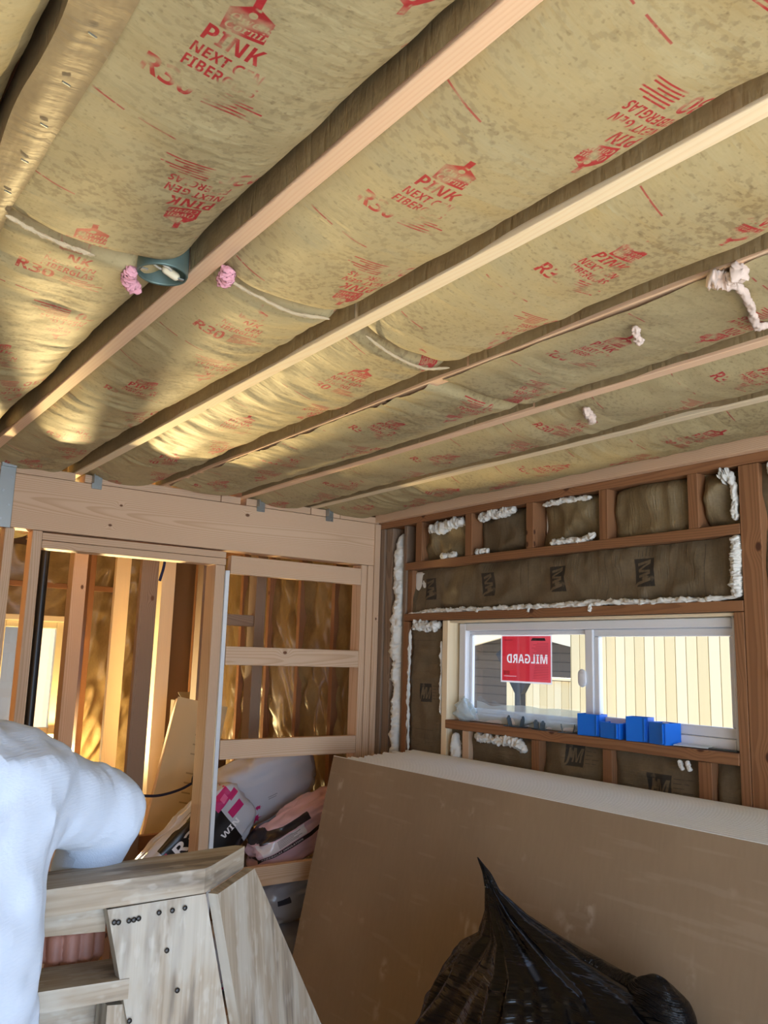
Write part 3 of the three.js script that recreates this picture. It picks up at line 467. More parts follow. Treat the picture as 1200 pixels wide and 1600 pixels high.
const bagW = bagTex('#c9c9cf', (g) => { g.fillStyle = '#c8286e'; for (const [x, y, r] of [[60, 330, 70], [130, 300, 60], [150, 400, 75], [60, 430, 80], [220, 430, 50], [250, 350, 30]]) { g.beginPath(); for (let i = 0; i < 7; i++) g.lineTo(x + r * Math.cos(i * 2.7), y + r * 0.8 * Math.sin(i * 2.7)); g.closePath(); g.fill(); g.fillRect(x - r / 2, y - r / 2, r, r * 0.8); } g.fillStyle = '#e37aa8'; g.fillRect(150, 320, 60, 40); g.fillRect(40, 380, 50, 60); g.fillStyle = 'rgba(90,90,100,.5)'; g.fillRect(330, 300, 70, 6); g.fillRect(330, 315, 60, 6); });
const bagP = bagTex('#dcb4bc', (g) => { g.fillStyle = '#2a2022'; g.fillRect(0, 210, 470, 44); g.fillRect(0, 20, 420, 70); g.fillStyle = '#e8dcda'; g.fillRect(30, 100, 330, 100); g.fillStyle = 'rgba(60,40,40,.7)'; for (let i = 0; i < 6; i++) g.fillRect(140, 112 + i * 14, 120 + (i * 61) % 90, 5); g.fillStyle = '#171213'; g.font = 'bold 64px sans-serif'; g.fillText('MEGA', 500, 190); g.font = 'bold 120px sans-serif'; g.fillText('R30', 420, 420); g.fillStyle = '#e8dcda'; g.font = 'bold 26px sans-serif'; g.fillText('FIBERGLAS INSULATION', 20, 242); });
const bagB = bagTex('#c9c9cf', (g) => { g.fillStyle = '#141214'; g.fillRect(280, 20, 340, 492); g.fillStyle = '#b3124e'; g.fillRect(0, 60, 300, 452); for (const [x, y, w] of [[600, 60, 120], [640, 200, 90], [560, 40, 90], [690, 120, 60]]) { g.fillStyle = '#c8286e'; g.fillRect(x, y, w, w * 0.7); } g.fillStyle = '#e06a9c'; g.fillRect(650, 90, 40, 40); g.fillStyle = '#f4f2f4'; g.font = 'bold 130px sans-serif'; g.fillText('R38', 318, 165); g.fillRect(350, 200, 150, 60); g.font = 'bold 58px sans-serif'; g.fillText('WIN', 540, 320); g.fillStyle = '#e9b0c8'; g.fillRect(60, 330, 100, 10); g.fillRect(60, 350, 70, 10); });
bag('shiny white insulation bag with magenta print on top of the pile', [2.31, 0.96, -4.3], [0.66, 0.34, 0.28], [0.05, 0.1, 0.3], bagW, 3);
bag('pale pink insulation bag with black band lying on the lower rail', [2.39, 0.765, -4.0], [0.6, 0.25, 0.22], [0.1, 0.1, 0.42], bagP, 6);
bag('black and magenta insulation bag tilted behind the door jamb', [1.80, 0.69, -4.06], [0.76, 0.34, 0.2], [0, 0.0, 0.75], bagB, 9);
bag('crumpled grey-white bag low behind the bottom rail', [2.42, 0.44, -4.1], [0.46, 0.22, 0.3], [0.1, 0, 0.2], bagTex('#a9abb2', (g) => { g.fillStyle = '#3a3a44'; g.fillRect(120, 160, 120, 60); }), 12);
bag('magenta-striped bag at the bottom of the pile', [2.15, 0.15, -4.2], [0.8, 0.27, 0.4], [0, 0, 0.03], bagW, 15);
{ // leaning kraft-wrapped board with faint print, lit yellow
  const c = bagTex('#cdb98c', (g) => { g.fillStyle = 'rgba(90,75,45,.4)'; for (let i = 0; i < 14; i++) if (i % 5) g.fillRect(380, 30 + i * 20, 120 + (i * 71) % 140, 3); });
  const t = thing('leaning_batt', 'yellow-lit kraft batt with faint print leaning behind the doorway', 'insulation', [1.985, 0.71, -4.72]); t.rotation.set(-0.1, -0.2, -0.22);
  mesh('facing', grid(12, 30, (u, v) => [(u - 0.5) * 0.3, (v - 0.5) * 1.37, 0.056 + 0.008 * noise(u * 4, v * 9, 3)], (u, v) => [u, v]), mat(0xffffff, { map: c, roughness: 0.5 }), t); mesh('wool', new RoundedBoxGeometry(0.3, 1.37, 0.09, 2, 0.02), paleWool, t);
  const b = thing('cardboard_box', 'grey cardboard box standing above the leaning batt', 'box', [2.22, 1.25, -5.12]); mesh('carton', new RoundedBoxGeometry(0.18, 0.24, 0.2, 1, 0.004), mat(new THREE.Color('#8d8471')), b); mesh('flap', new RoundedBoxGeometry(0.18, 0.004, 0.12, 1, 0.001).rotateX(0.5).translate(0, 0.14, 0.06), mat(new THREE.Color('#9b907a')), b);
  const sh = thing('shelf_board', 'brown plank lying low behind the doorway', 'plank', [1.78, 0.64, -4.5]); mesh('plank', boxGeo(-0.25, 0.25, -0.07, 0.07, -0.02, 0.02, 'x'), woodSets.old[1], sh); for (const s of [-0.2, 0.2]) mesh('support', boxGeo(s - 0.02, s + 0.02, -0.64, -0.07, -0.02, 0.02, 'y'), woodSets.old[0], sh);
  const stand = thing('crate', 'dark wooden crate under the cardboard box', 'crate', [2.22, 0, -5.12]); for (let i = 0; i < 5; i++) mesh('slat', boxGeo(-0.2, 0.2, 0.02 + i * 0.222, 0.21 + i * 0.222, 0.12, 0.14, 'x'), woodSets.grey[0], stand); for (const s of [-0.19, 0.19]) for (const q of [-0.12, 0.11]) mesh('post', boxGeo(s - 0.02, s + 0.02, 0, 1.13, q - 0.02, q + 0.02, 'y'), woodSets.grey[1], stand); mesh('top', boxGeo(-0.21, 0.21, 1.11, 1.13, -0.14, 0.14, 'x'), woodSets.grey[0], stand);
  tag(mesh('strap', tube([[1.62, 0.94, -4.35], [1.74, 0.93, -4.35], [1.86, 0.955, -4.34], [1.93, 0.99, -4.33]], 0.007), mat(new THREE.Color('#1b1930'))), 'dark strap running from the bag to the doorway', 'strap');
  tag(mesh('strap_buckle', new THREE.TorusGeometry(0.025, 0.011, 10, 24).scale(1, 1.3, 1).translate(1.945, 1.0, -4.32), black), 'black buckle loop at the end of the strap', 'buckle');
}

// ---------------------------------------------------------------- drywall stack leaning on the window wall
{
  const c = canvasOf(1024, 512), g = c.getContext('2d'), im = g.createImageData(1024, 512);
  const sm = []; for (let i = 0; i < 46; i++) sm.push([rr(0.02, 2.4), rr(0.05, 1.2), rr(0.008, 0.03), rr(0.006, 0.05), rr(0.1, 0.4)]);
  for (let y = 0; y < 512; y++) for (let x = 0; x < 1024; x++) {
    const a = x / 1024 * 2.44, b = y / 512 * 1.22, k = 0.5 + 0.5 * fbm(a * 3, b * 3, 60) + 0.1 * noise(a * 120, b * 30), o = (y * 1024 + x) * 4; let w = 0;
    for (const [sx, sy, rx, ry, al] of sm) { const d = Math.hypot((a - sx) / rx, (b - sy) / ry); if (d < 1.6) w = Math.max(w, al * (1 - sstep(0.3, 1.5, d)) * sstep(-0.3, 0.3, fbm(a * 40, b * 40, 5, 3))); }
    w = Math.max(w, 0.09 * sstep(0.25, 0.5, fbm(a * 5, b * 40, 77, 3)));
    for (let q = 0; q < 3; q++) im.data[o + q] = lerp(lerp([158, 137, 112][q], [140, 119, 96][q], k), [226, 214, 200][q], w); im.data[o + 3] = 255;
  }
  g.putImageData(im, 0, 0);
  const brown = mat(0xffffff, { map: tex(c), roughness: 0.55 }), edge = mat(new THREE.Color('#f0f4f5'), { roughness: 0.8 }), paper = mat(new THREE.Color('#e9ecec'), { roughness: 0.7 });
  const N = 22, T = 0.0165;
  for (let i = 0; i < N; i++) {
    const f = i / (N - 1), th = lerp(0.206, 0.03, f), xt = lerp(2.28, 2.655, f), z0 = i ? -3.40 + rr(-0.03, 0.05) + 0.03 * f : -3.52, L = 2.44;
    const s = thing('drywall_sheet', i ? 'white-edged drywall sheet in the stack behind the brown front sheet' : 'brown paper-faced front sheet of the leaning drywall stack', 'drywall', [xt - Math.sin(th) * 1.22, 0.004, z0 + L / 2], i ? 'drywall sheets behind the front one' : undefined);
    s.rotation.z = -th;
    mesh('core', new RoundedBoxGeometry(T - 0.001, 1.22, L, 1, 0.0025).translate(T / 2, 0.61, 0), edge, s);
    mesh('face_paper', grid(1, 1, (u, v) => [0, v * 1.217, (u - 0.5) * (L - 0.006)], (u, v) => [u, v]), i ? paper : brown, s);
    mesh('back_paper', grid(1, 1, (u, v) => [T - 0.0002, v * 1.216, (u - 0.5) * (L - 0.002)], (u, v) => [u, v]), paper, s);
  }
}

// ---------------------------------------------------------------- sill things
{
  const blue = mat(new THREE.Color('#1273e0'), { roughness: 0.4 });
  function ebox(label, x, z, w, h, d, ry) {
    const t = thing('electrical_box', label, 'electrical box', [x, 1.386, z], 'blue plastic electrical boxes on the sill'); t.rotation.y = ry; const k = 0.003;
    const wall = (a, b, c2, px, py, pz, n = 'wall') => mesh(n, new RoundedBoxGeometry(a, b, c2, 1, 0.001).translate(px, py, pz), blue, t);
    wall(k, h, d, -w / 2, h / 2, 0); wall(k, h, d, w / 2, h / 2, 0); wall(w, h, k, 0, h / 2, -d / 2); wall(w, h, k, 0, h / 2, d / 2); wall(w, k, d, 0, k / 2, 0, 'bottom');
    wall(0.008, h * 0.9, 0.006, -w / 2 - 0.004, h / 2, d / 2 - 0.01, 'nail_bracket'); for (const s of [-1, 1]) wall(0.008, 0.012, 0.01, 0, h - 0.008, s * (d / 2 - 0.006), 'screw_post');
  }
  ebox('leftmost blue electrical box on the sill, under the sash latch', 2.728, -2.305, 0.058, 0.085, 0.1, 0.15); ebox('lowest blue electrical box, tucked between two taller ones', 2.722, -2.185, 0.062, 0.06, 0.1, -0.1);
  ebox('tallest blue electrical box, second from the right', 2.722, -2.07, 0.06, 0.09, 0.085, 0.25); ebox('rightmost blue electrical box beside the white card', 2.715, -1.955, 0.07, 0.078, 0.09, -0.25);
  const card = thing('white_card', 'pale plastic card lying on the sill right of the blue boxes', 'card', [2.722, 1.393, -1.84]); card.rotation.set(0, 0.1, 0.12); mesh('card', new RoundedBoxGeometry(0.055, 0.003, 0.13, 1, 0.001), mat(new THREE.Color('#dfe9ea'), { roughness: 0.4 }), card);
  tag(mesh('thin_tool', new RoundedBoxGeometry(0.02, 0.006, 0.11, 1, 0.002).translate(2.718, 1.389, -1.72), mat(new THREE.Color('#4d5556'), { roughness: 0.5 })), 'thin dark strip at the right end of the sill', 'strip');
  const darkSteel = mat(new THREE.Color('#5c6468'), { metalness: 0.5, roughness: 0.45 });
  function bracket(label, z, ry, s) { const t = thing('metal_bracket', label, 'bracket', [2.712, 1.386, z], 'metal bits on the sill'); t.rotation.y = ry; t.scale.setScalar(s);
    mesh('base', new RoundedBoxGeometry(0.03, 0.003, 0.1, 1, 0.001).translate(0, 0.002, 0), darkSteel, t); for (const q of [-1, 1]) { mesh('tab', new RoundedBoxGeometry(0.028, 0.034, 0.003, 1, 0.001).rotateX(0.25 * q).translate(0, 0.018, 0.03 * q), darkSteel, t); mesh('ear', new THREE.CylinderGeometry(0.008, 0.008, 0.003, 14).rotateX(Math.PI / 2).translate(0, 0.036, 0.034 * q), darkSteel, t); } mesh('screw', new THREE.CylinderGeometry(0.002, 0.002, 0.05, 8).rotateX(1.2).translate(0.004, 0.012, 0.05), steel, t); }
  bracket('dark grey metal bracket on the sill below the red sticker', -2.72, 0.2, 1.1); bracket('smaller metal bracket on the sill right of the first', -2.58, -0.3, 0.9); bracket('shiny metal fitting on the sill beside the leftmost blue box', -2.42, 0.6, 0.8);
  const film = new THREE.MeshPhysicalMaterial({ color: 0xeaf4f6, transmission: 0.55, thickness: 0, roughness: 0.35, side: THREE.DoubleSide });
  const pf = thing('plastic_film', 'cloudy strip of plastic film along the bottom of the left pane', 'plastic film', [2.737, 1.388, -2.68]);
  mesh('sheet', grid(60, 10, (u, v) => [0.006 * noise(u * 14, v * 2, 3) - 0.01 * v, v * (0.085 + 0.012 * noise(u * 6, 1)) - 0.0, (u - 0.5) * 0.62], null), film, pf);
  const pb = thing('plastic_wad', 'crumpled clear plastic bunched at the left end of the sill', 'plastic film', [2.722, 1.436, -3.07]);
  mesh('wad', grid(40, 28, (u, v) => { const a = u * 6.2832, b = (v - 0.5) * Math.PI, k = 1 + 0.35 * noise(Math.cos(a) * 2 + 4, Math.sin(a) * 2, b * 2.5) + 0.15 * noise(Math.cos(a) * 6, Math.sin(a) * 6, b * 6); return [0.026 * Math.cos(b) * Math.cos(a) * k, 0.056 * Math.sin(b) * (1 + 0.2 * noise(a, 2)), 0.062 * Math.cos(b) * Math.sin(a) * k * (1 - 0.35 * Math.sin(b))]; }), film, pb);
}

// ---------------------------------------------------------------- weathered wooden step ladder
const weathered = (() => { const out = []; for (let s = 0; s < 3; s++) { const c = paint(1024, 512, (x, y) => {
  const a = x / 1024 * 2, b = y / 512 * 0.25 * 2, g1 = noise(a * 3, b * 60, s * 9) * 0.5 + noise(a * 9, b * 220, s * 9 + 2) * 0.5, wash = sstep(-0.25, 0.4, fbm(a * 7, b * 12, s * 5 + 40, 5) + 0.12 * noise(a * 24, b * 60, s)), dark = sstep(0.02, 0.5, fbm(a * 5, b * 20, s * 7 + 80, 5)), sp = sstep(0.2, 0.5, fbm(a * 34, b * 44, s + 3, 3));
  const base = [lerp(190, 154, 0.5 + 0.5 * g1), lerp(178, 138, 0.5 + 0.5 * g1), lerp(160, 118, 0.5 + 0.5 * g1)];
  return base.map((q, i) => lerp(lerp(lerp(q, [96, 86, 76][i], 0.6 * dark), [206, 205, 198][i], 0.55 * wash), [226, 224, 218][i], 0.25 * sp)); }); const t = tex(c, { wrap: THREE.MirroredRepeatWrapping }); out.push(mat(new THREE.Color(0.8, 0.81, 0.82), { map: t, bumpMap: t, bumpScale: 0.0012, roughness: 0.8 })); } return out; })();
{
  const t = thing('step_ladder', 'weathered whitewashed wooden step ladder carried by the worker', 'step ladder', [0.6, 0, -1.5]); const o = t.position;
  const prism = (name, pts, dir, m, axis = 'y') => { // polygon pts (world) extruded by vector dir
    const n = pts.length, pos = [], V = pts.map((p) => new THREE.Vector3(...p).sub(o)), D = new THREE.Vector3(...dir), tri = (a, b, c2) => pos.push(...a.toArray(), ...b.toArray(), ...c2.toArray());
    for (let i = 1; i < n - 1; i++) { tri(V[0], V[i], V[i + 1]); tri(V[0].clone().add(D), V[i + 1].clone().add(D), V[i].clone().add(D)); }
    for (let i = 0; i < n; i++) { const a = V[i], b = V[(i + 1) % n], c2 = b.clone().add(D), d = a.clone().add(D); tri(a, c2, b); tri(a, d, c2); }
    const g = new THREE.BufferGeometry(); g.setAttribute('position', new THREE.Float32BufferAttribute(pos, 3)); g.computeVertexNormals(); woodUV(g, axis, rr(0, 2), rr(0, 0.2)); return mesh(name, g, m, t); };
  // top tread
  prism('top_tread', [[0.355, 1.266, -1.395], [0.655, 1.266, -1.4], [0.672, 1.266, -1.412], [0.79, 1.266, -1.52], [0.778, 1.266, -1.535], [0.37, 1.266, -1.50]], [0, 0.04, 0], weathered[0], 'x');
  prism('cleat', [[0.40, 1.228, -1.43], [0.50, 1.221, -1.43], [0.50, 1.266, -1.43], [0.40, 1.266, -1.43]], [0, 0, -0.02], weathered[1], 'x');
  // front leg board and its flared side board down to the floor
  const k = 1.26 / 0.212, xl = 0.491 + (0.549 - 0.491) * 1.26 / 0.175, xr = 0.659 + (0.713 - 0.659) * k;
  const frontLeg = prism('front_leg', [[0.491, 1.262, -1.402], [0.659, 1.264, -1.402], [xr, 0, -1.402], [xl - 0.08, 0, -1.402]], [0, 0, -0.022], weathered[1]);
  const e = [0.135, 0, -0.125];
  prism('side_board', [[0.664, 1.264, -1.404], [0.664 + e[0], 1.264, -1.404 + e[2]], [lerp(0.664, xr, 0.407) + 2.71 * e[0], 0.75, -1.404 + 2.71 * e[2]], [xr + 0.005 + 2.71 * e[0], 0, -1.404 + 2.71 * e[2]], [xr + 0.005, 0, -1.404]], [0.012, 0, 0.014], weathered[2]);
  prism('second_tread', [[0.385, 1.13, -1.40], [0.535, 1.123, -1.40], [0.56, 1.123, -1.5], [0.40, 1.13, -1.5]], [0, 0.03, 0], weathered[2], 'x');
  prism('riser', [[0.42, 0.98, -1.47], [0.53, 0.98, -1.47], [0.53, 1.128, -1.47], [0.42, 1.128, -1.47]], [0, 0, -0.015], weathered[1], 'x');
  prism('block', [[0.505, 0.98, -1.41], [0.55, 0.98, -1.41], [0.538, 1.112, -1.41], [0.506, 1.116, -1.41]], [0, 0, -0.05], weathered[0]);
  prism('left_leg', [[0.335, 1.262, -1.49], [0.375, 1.262, -1.49], [0.375, 0, -1.6], [0.335, 0, -1.6]], [0, 0, -0.03], weathered[0]);
  prism('lower_tread', [[0.37, 0.70, -1.38], [0.72, 0.70, -1.38], [0.72, 0.70, -1.5], [0.37, 0.70, -1.5]], [0, 0.035, 0], weathered[0], 'x');
  prism('lower_tread', [[0.37, 0.33, -1.36], [0.84, 0.33, -1.36], [0.84, 0.33, -1.5], [0.37, 0.33, -1.5]], [0, 0.035, 0], weathered[1], 'x');
  for (const [x, y, z] of [[0.503, 1.242, -1.4], [0.51, 1.241, -1.4], [0.527, 1.241, -1.4], [0.535, 1.241, -1.4], [0.543, 1.242, -1.4], [0.577, 1.246, -1.4], [0.6, 1.246, -1.4], [0.622, 1.247, -1.4], [0.595, 1.185, -1.4], [0.618, 1.12, -1.4], [0.54, 1.09, -1.4]]) mesh('nail_head', new THREE.SphereGeometry(0.0042, 10, 8).scale(1, 1, 0.4).translate(x - o.x, y - o.y, z + 0.001 - o.z), black, frontLeg);
}

// ---------------------------------------------------------------- black refuse bag
{
  const t = thing('refuse_bag', 'shiny black plastic refuse bag with a twisted peak against the drywall', 'bag', [1.84, -0.035, -1.7]);
  const prof = (y) => { // centre x, centre z, half x, half z by height
    const K = [[0, 0, -0.05, 0.2, 0.33], [0.08, 0, -0.05, 0.28, 0.42], [0.35, 0, -0.06, 0.29, 0.44], [0.55, 0.02, -0.08, 0.28, 0.4], [0.68, 0.05, -0.09, 0.24, 0.36], [0.78, 0.08, -0.1, 0.19, 0.3], [0.84, 0.1, -0.13, 0.15, 0.24], [0.88, 0.11, -0.2, 0.1, 0.14], [0.94, 0.1, -0.28, 0.05, 0.06], [1.0, 0.085, -0.33, 0.018, 0.022], [1.045, 0.08, -0.352, 0.012, 0.012], [1.085, 0.075, -0.39, 0.002, 0.002]];
    let i = 0; while (i < K.length - 2 && K[i + 1][0] < y) i++; const f = clamp((y - K[i][0]) / (K[i + 1][0] - K[i][0])); return K[i].map((q, j) => lerp(q, K[i + 1][j], f)); };
  const m = new THREE.MeshPhysicalMaterial({ color: new THREE.Color('#06070b'), roughness: 0.2, specularIntensity: 0.7, bumpMap: crumple, bumpScale: 0.007, side: THREE.DoubleSide });
  mesh('film', grid(220, 150, (u, v) => {
    const y = 1.085 * (v < 0.9 ? v / 0.9 * 0.9 : v), p = prof(y), a = u * 6.28318, ca = Math.cos(a), sa = Math.sin(a);
    const fold = (1 - Math.abs(noise(ca * 2.6 + 3, sa * 2.6, y * 1.6))) - 0.6, f2 = (1 - Math.abs(noise(ca * 6, sa * 6 + y * 2, y * 3 + 5))) - 0.6, bl = noise(ca * 1.4, sa * 1.4 + 8, y * 2.4), tw = sstep(0.6, 0.95, y);
    const f3 = (1 - Math.abs(noise(ca * 3 + y * 5, sa * 3 - y * 4, y * 2 + 15))) - 0.6; const k = 1 + (0.3 + 0.15 * tw) * fold + 0.16 * f2 + 0.2 * f3 + 0.14 * bl * (1 - tw);
    const lump = 0.1 * Math.exp(-(Math.pow((a - 1.25) / 0.42, 2) + Math.pow((y - 0.74) / 0.08, 2)));
    return [Math.min(p[1] + ca * (p[3] * k + lump), 0.22 + 0.2 * (y - 0.4)), y + 0.002, p[2] + sa * (p[4] * k + 2.2 * lump)];
  }), m, t);
  mesh('rolled_rim', wool([[0.15, 0.87, -0.2], [0.17, 0.855, -0.08], [0.18, 0.84, 0.03], [0.19, 0.83, 0.12], [0.18, 0.82, 0.2]], 0.034, { n: 40, m: 24, lump: 0.1 }), m, t);
  mesh('side_bulge', grid(40, 28, (u, v) => { const a = u * 6.2832, b = (v - 0.5) * Math.PI, k = 1 + 0.1 * noise(Math.cos(a) * 1.5 + 4, Math.sin(a) * 1.5, b * 2); return [0.17 + 0.07 * k * Math.cos(b) * Math.cos(a), 0.82 + 0.075 * k * Math.sin(b) - 0.25 * Math.cos(b) * Math.max(0, Math.sin(a)) * 0.1, 0.21 + 0.1 * k * Math.cos(b) * Math.sin(a)]; }), m, t);
}

// ---------------------------------------------------------------- the worker
{
  const t = thing('person', 'worker in a pale grey hooded sweatshirt carrying the wooden step ladder', 'person', [0.12, 0, -1.34]); const o = [0.12, 0, -1.34];
  const fleece = mat(new THREE.Color('#c2d0e4'), { roughness: 0.95, bumpMap: tex(paint(256, 256, (x, y) => { const q = 128 + 90 * noise(x * 0.6, y * 0.6) + 30 * noise(x * 0.1, y * 0.1, 3); return [q, q, q]; }), { srgb: false, rep: [5, 5] }), bumpScale: 0.0006 });
  const skin = mat(new THREE.Color('#b07a68'), { roughness: 0.55 }), denim = mat(new THREE.Color('#3d4658')), hair = mat(new THREE.Color('#3a2a20'), { roughness: 0.7 });
  const sh = [0.285, 1.468, -1.36], el = [0.508, 1.395, -1.52], wr = [0.507, 1.215, -1.6];
  const torso = (x, y, z) => { // elliptical column
    const f = clamp((y - 0.86) / (1.5 - 0.86)), cx = lerp(0.14, 0.12, f), cz = -1.34, rx = lerp(0.235, 0.225, f) - 0.02 * Math.sin(f * 3.1), rz = lerp(0.15, 0.14, f), q = Math.hypot((x - cx) / rx, (z - cz) / rz), dx = (q - 1) * Math.min(rx, rz), dy = Math.max(0.84 - y, y - 1.5); return Math.hypot(Math.max(dx, 0), Math.max(dy, 0)) + Math.min(Math.max(dx, dy), 0) - 0.02; };
  const wrk = (x, y, z) => { const w = (1 - Math.abs(noise(x * 9 + 4 * y, y * 14 - 6 * x, z * 9))) - 0.6; return 0.012 * w + 0.004 * noise(x * 30, y * 30, z * 30); };
  const hoodie = (x, y, z) => {
    let d = torso(x, y, z); d = smin(d, cap(x, y, z, [-0.05, 1.49, -1.34], sh, 0.075, 0.078), 0.06); d = smin(d, cap(x, y, z, sh, el, 0.086, 0.062), 0.04); 
    let fa = cap(x, y, z, el, wr, 0.064, 0.05); d = smin(d, fa, 0.03);
    const elL = [-0.17, 1.25, -1.42]; d = smin(d, cap(x, y, z, [-0.06, 1.475, -1.34], elL, 0.085, 0.066), 0.04); d = smin(d, cap(x, y, z, elL, [-0.05, 1.14, -1.6], 0.066, 0.046), 0.03);
    d = smin(d, cap(x, y, z, [0.03, 1.535, -1.27], [0.21, 1.535, -1.27], 0.06, 0.06), 0.05);
    return d - wrk(x, y, z); };
  const shift = (g) => { g.translate(-o[0], -o[1], -o[2]); return g; };
  const body = mesh('body', shift(mergeGeometries([
    sdf((x, y, z) => { let d = 9; for (const s of [-1, 1]) { const hip = [0.14 + s * 0.1, 0.9, -1.34], kn = [0.14 + s * 0.11, 0.48, -1.36 - (s > 0 ? 0.06 : 0)], an = [0.14 + s * 0.12, 0.07, -1.31 - (s > 0 ? 0.08 : 0)]; d = Math.min(d, smin(cap(x, y, z, hip, kn, 0.1, 0.07), cap(x, y, z, kn, an, 0.066, 0.05), 0.03), cap(x, y, z, [an[0], 0.045, an[2] + 0.03], [an[0], 0.04, an[2] - 0.17], 0.045, 0.04)); } d = smin(d, torso(x, y, z) + 0.035, 0.05); d = Math.min(d, cap(x, y, z, [0.12, 1.4, -1.34], [0.12, 1.6, -1.35], 0.06, 0.052)); d = Math.min(d, cap(x, y, z, sh, el, 0.05, 0.04), cap(x, y, z, el, wr, 0.04, 0.03), cap(x, y, z, [0.12, 1.45, -1.34], sh, 0.06, 0.05), cap(x, y, z, [0.12, 1.45, -1.34], [-0.06, 1.475, -1.34], 0.06, 0.05), cap(x, y, z, [-0.06, 1.475, -1.34], [-0.17, 1.25, -1.42], 0.05, 0.04), cap(x, y, z, [-0.17, 1.25, -1.42], [-0.05, 1.14, -1.6], 0.04, 0.03)); return d; }, [-0.7, -0.04, -2.2], 1.7, 128),
    sdf((x, y, z) => { // head and neck, facing away down the room
      const hc = [0.12, 1.725, -1.385]; let d = cap(x, y, z, [0.12, 1.52, -1.33], [0.12, 1.66, -1.36], 0.06, 0.056);
      const q = Math.hypot((x - hc[0]) / 0.076, (y - hc[1] - 0.02) / 0.1, (z - hc[2]) / 0.098); d = smin(d, (q - 1) * 0.08, 0.03); d = smin(d, cap(x, y, z, [0.12, 1.66, -1.42], [0.12, 1.64, -1.45], 0.05, 0.03), 0.03);
      d = smin(d, cap(x, y, z, [0.12, 1.735, -1.482], [0.12, 1.7, -1.505], 0.008, 0.014), 0.012); for (const s of [-1, 1]) { d = smin(d, cap(x, y, z, [0.12 + s * 0.076, 1.7, -1.38], [0.12 + s * 0.082, 1.74, -1.37], 0.012, 0.014), 0.006); d = Math.max(d, -(Math.hypot(x - 0.12 - s * 0.032, y - 1.735, z + 1.488) - 0.012)); }
      d = Math.max(d, -cap(x, y, z, [0.1, 1.665, -1.483], [0.14, 1.665, -1.483], 0.005, 0.005)); return d; }, [-0.05, 1.5, -1.56], 0.36, 90),
    sdf((x, y, z) => { // right hand gripping the tread from behind
      let d = cap(x, y, z, wr, [0.497, 1.195, -1.59], 0.03, 0.032); d = smin(d, cap(x, y, z, [0.462, 1.186, -1.575], [0.522, 1.186, -1.575], 0.024, 0.024), 0.02);
      [[0.455, 0.012], [0.48, 0.0135], [0.505, 0.013], [0.528, 0.0115]].forEach(([fx, r], i) => { const l = [0.0, 0.006, 0.004, -0.004][i]; const a = [fx, 1.186, -1.568], b = [fx, 1.184 + l * 0.3, -1.542 + l], c2 = [fx - 0.002, 1.158, -1.534 + l], e2 = [fx - 0.002, 1.14, -1.552 + l]; let f = cap(x, y, z, a, b, r + 0.0015, r + 0.001); f = Math.min(f, cap(x, y, z, b, c2, r + 0.001, r)); f = Math.min(f, cap(x, y, z, c2, e2, r, r - 0.0015)); d = smin(d, f, 0.005); });
      let th = cap(x, y, z, [0.456, 1.192, -1.58], [0.434, 1.178, -1.56], 0.015, 0.013); th = Math.min(th, cap(x, y, z, [0.434, 1.178, -1.56], [0.43, 1.158, -1.545], 0.013, 0.01)); return smin(d, th, 0.008); }, [0.38, 1.08, -1.68], 0.22, 76),
    sdf((x, y, z) => { let d = cap(x, y, z, [-0.05, 1.14, -1.6], [-0.02, 1.1, -1.65], 0.03, 0.034); for (let i = 0; i < 4; i++) { const fx = -0.055 + i * 0.023; d = smin(d, Math.min(cap(x, y, z, [fx, 1.09, -1.66], [fx + 0.01, 1.05, -1.68], 0.011, 0.01), cap(x, y, z, [fx + 0.01, 1.05, -1.68], [fx + 0.015, 1.03, -1.66], 0.01, 0.009)), 0.004); } return smin(d, cap(x, y, z, [0.0, 1.12, -1.63], [0.035, 1.08, -1.64], 0.013, 0.01), 0.006); }, [-0.13, 0.98, -1.76], 0.24, 60),
  ])), skin, t);
  const shirt = mesh('sweatshirt', shift(sdf(hoodie, [-0.36, 0.78, -1.85], 1.0, 96)), fleece, t);
  mesh('cuff', shift(sdf((x, y, z) => Math.max(cap(x, y, z, [0.508, 1.235, -1.592], [0.505, 1.197, -1.602], 0.044, 0.038), -0.1) - 0.0015 * Math.sin(Math.atan2(z + 1.6, x - 0.506) * 26), [0.43, 1.12, -1.68], 0.16, 44)), fleece, shirt);
  mesh('trousers', shift(sdf((x, y, z) => { let d = 9; for (const s of [-1, 1]) { const hip = [0.14 + s * 0.1, 0.9, -1.34], kn = [0.14 + s * 0.11, 0.48, -1.36 - (s > 0 ? 0.06 : 0)], an = [0.14 + s * 0.12, 0.12, -1.31 - (s > 0 ? 0.08 : 0)]; d = Math.min(d, smin(cap(x, y, z, hip, kn, 0.115, 0.085), cap(x, y, z, kn, an, 0.083, 0.07), 0.03)); } d = smin(d, cap(x, y, z, [0.06, 0.92, -1.34], [0.22, 0.92, -1.34], 0.12, 0.12), 0.05); return Math.max(d - 0.008 * noise(x * 12, y * 12, z * 12), 0.08 - y); }, [-0.4, 0.0, -1.9], 1.12, 80)), denim, t);
  mesh('hair', shift(sdf((x, y, z) => { const q = (Math.hypot((x - 0.12) / 0.084, (y - 1.755) / 0.1, (z + 1.378) / 0.104) - 1) * 0.085; return Math.max(q + 0.004 * noise(x * 60, y * 30, z * 60), -(z + 1.44) * 0.9 - (y - 1.8) * 1.2 - 0.03 < 0 ? -9 : -(z + 1.455 - 0.0) - (y - 1.78), 1.68 - y); }, [0.0, 1.64, -1.5], 0.26, 60)), hair, body);
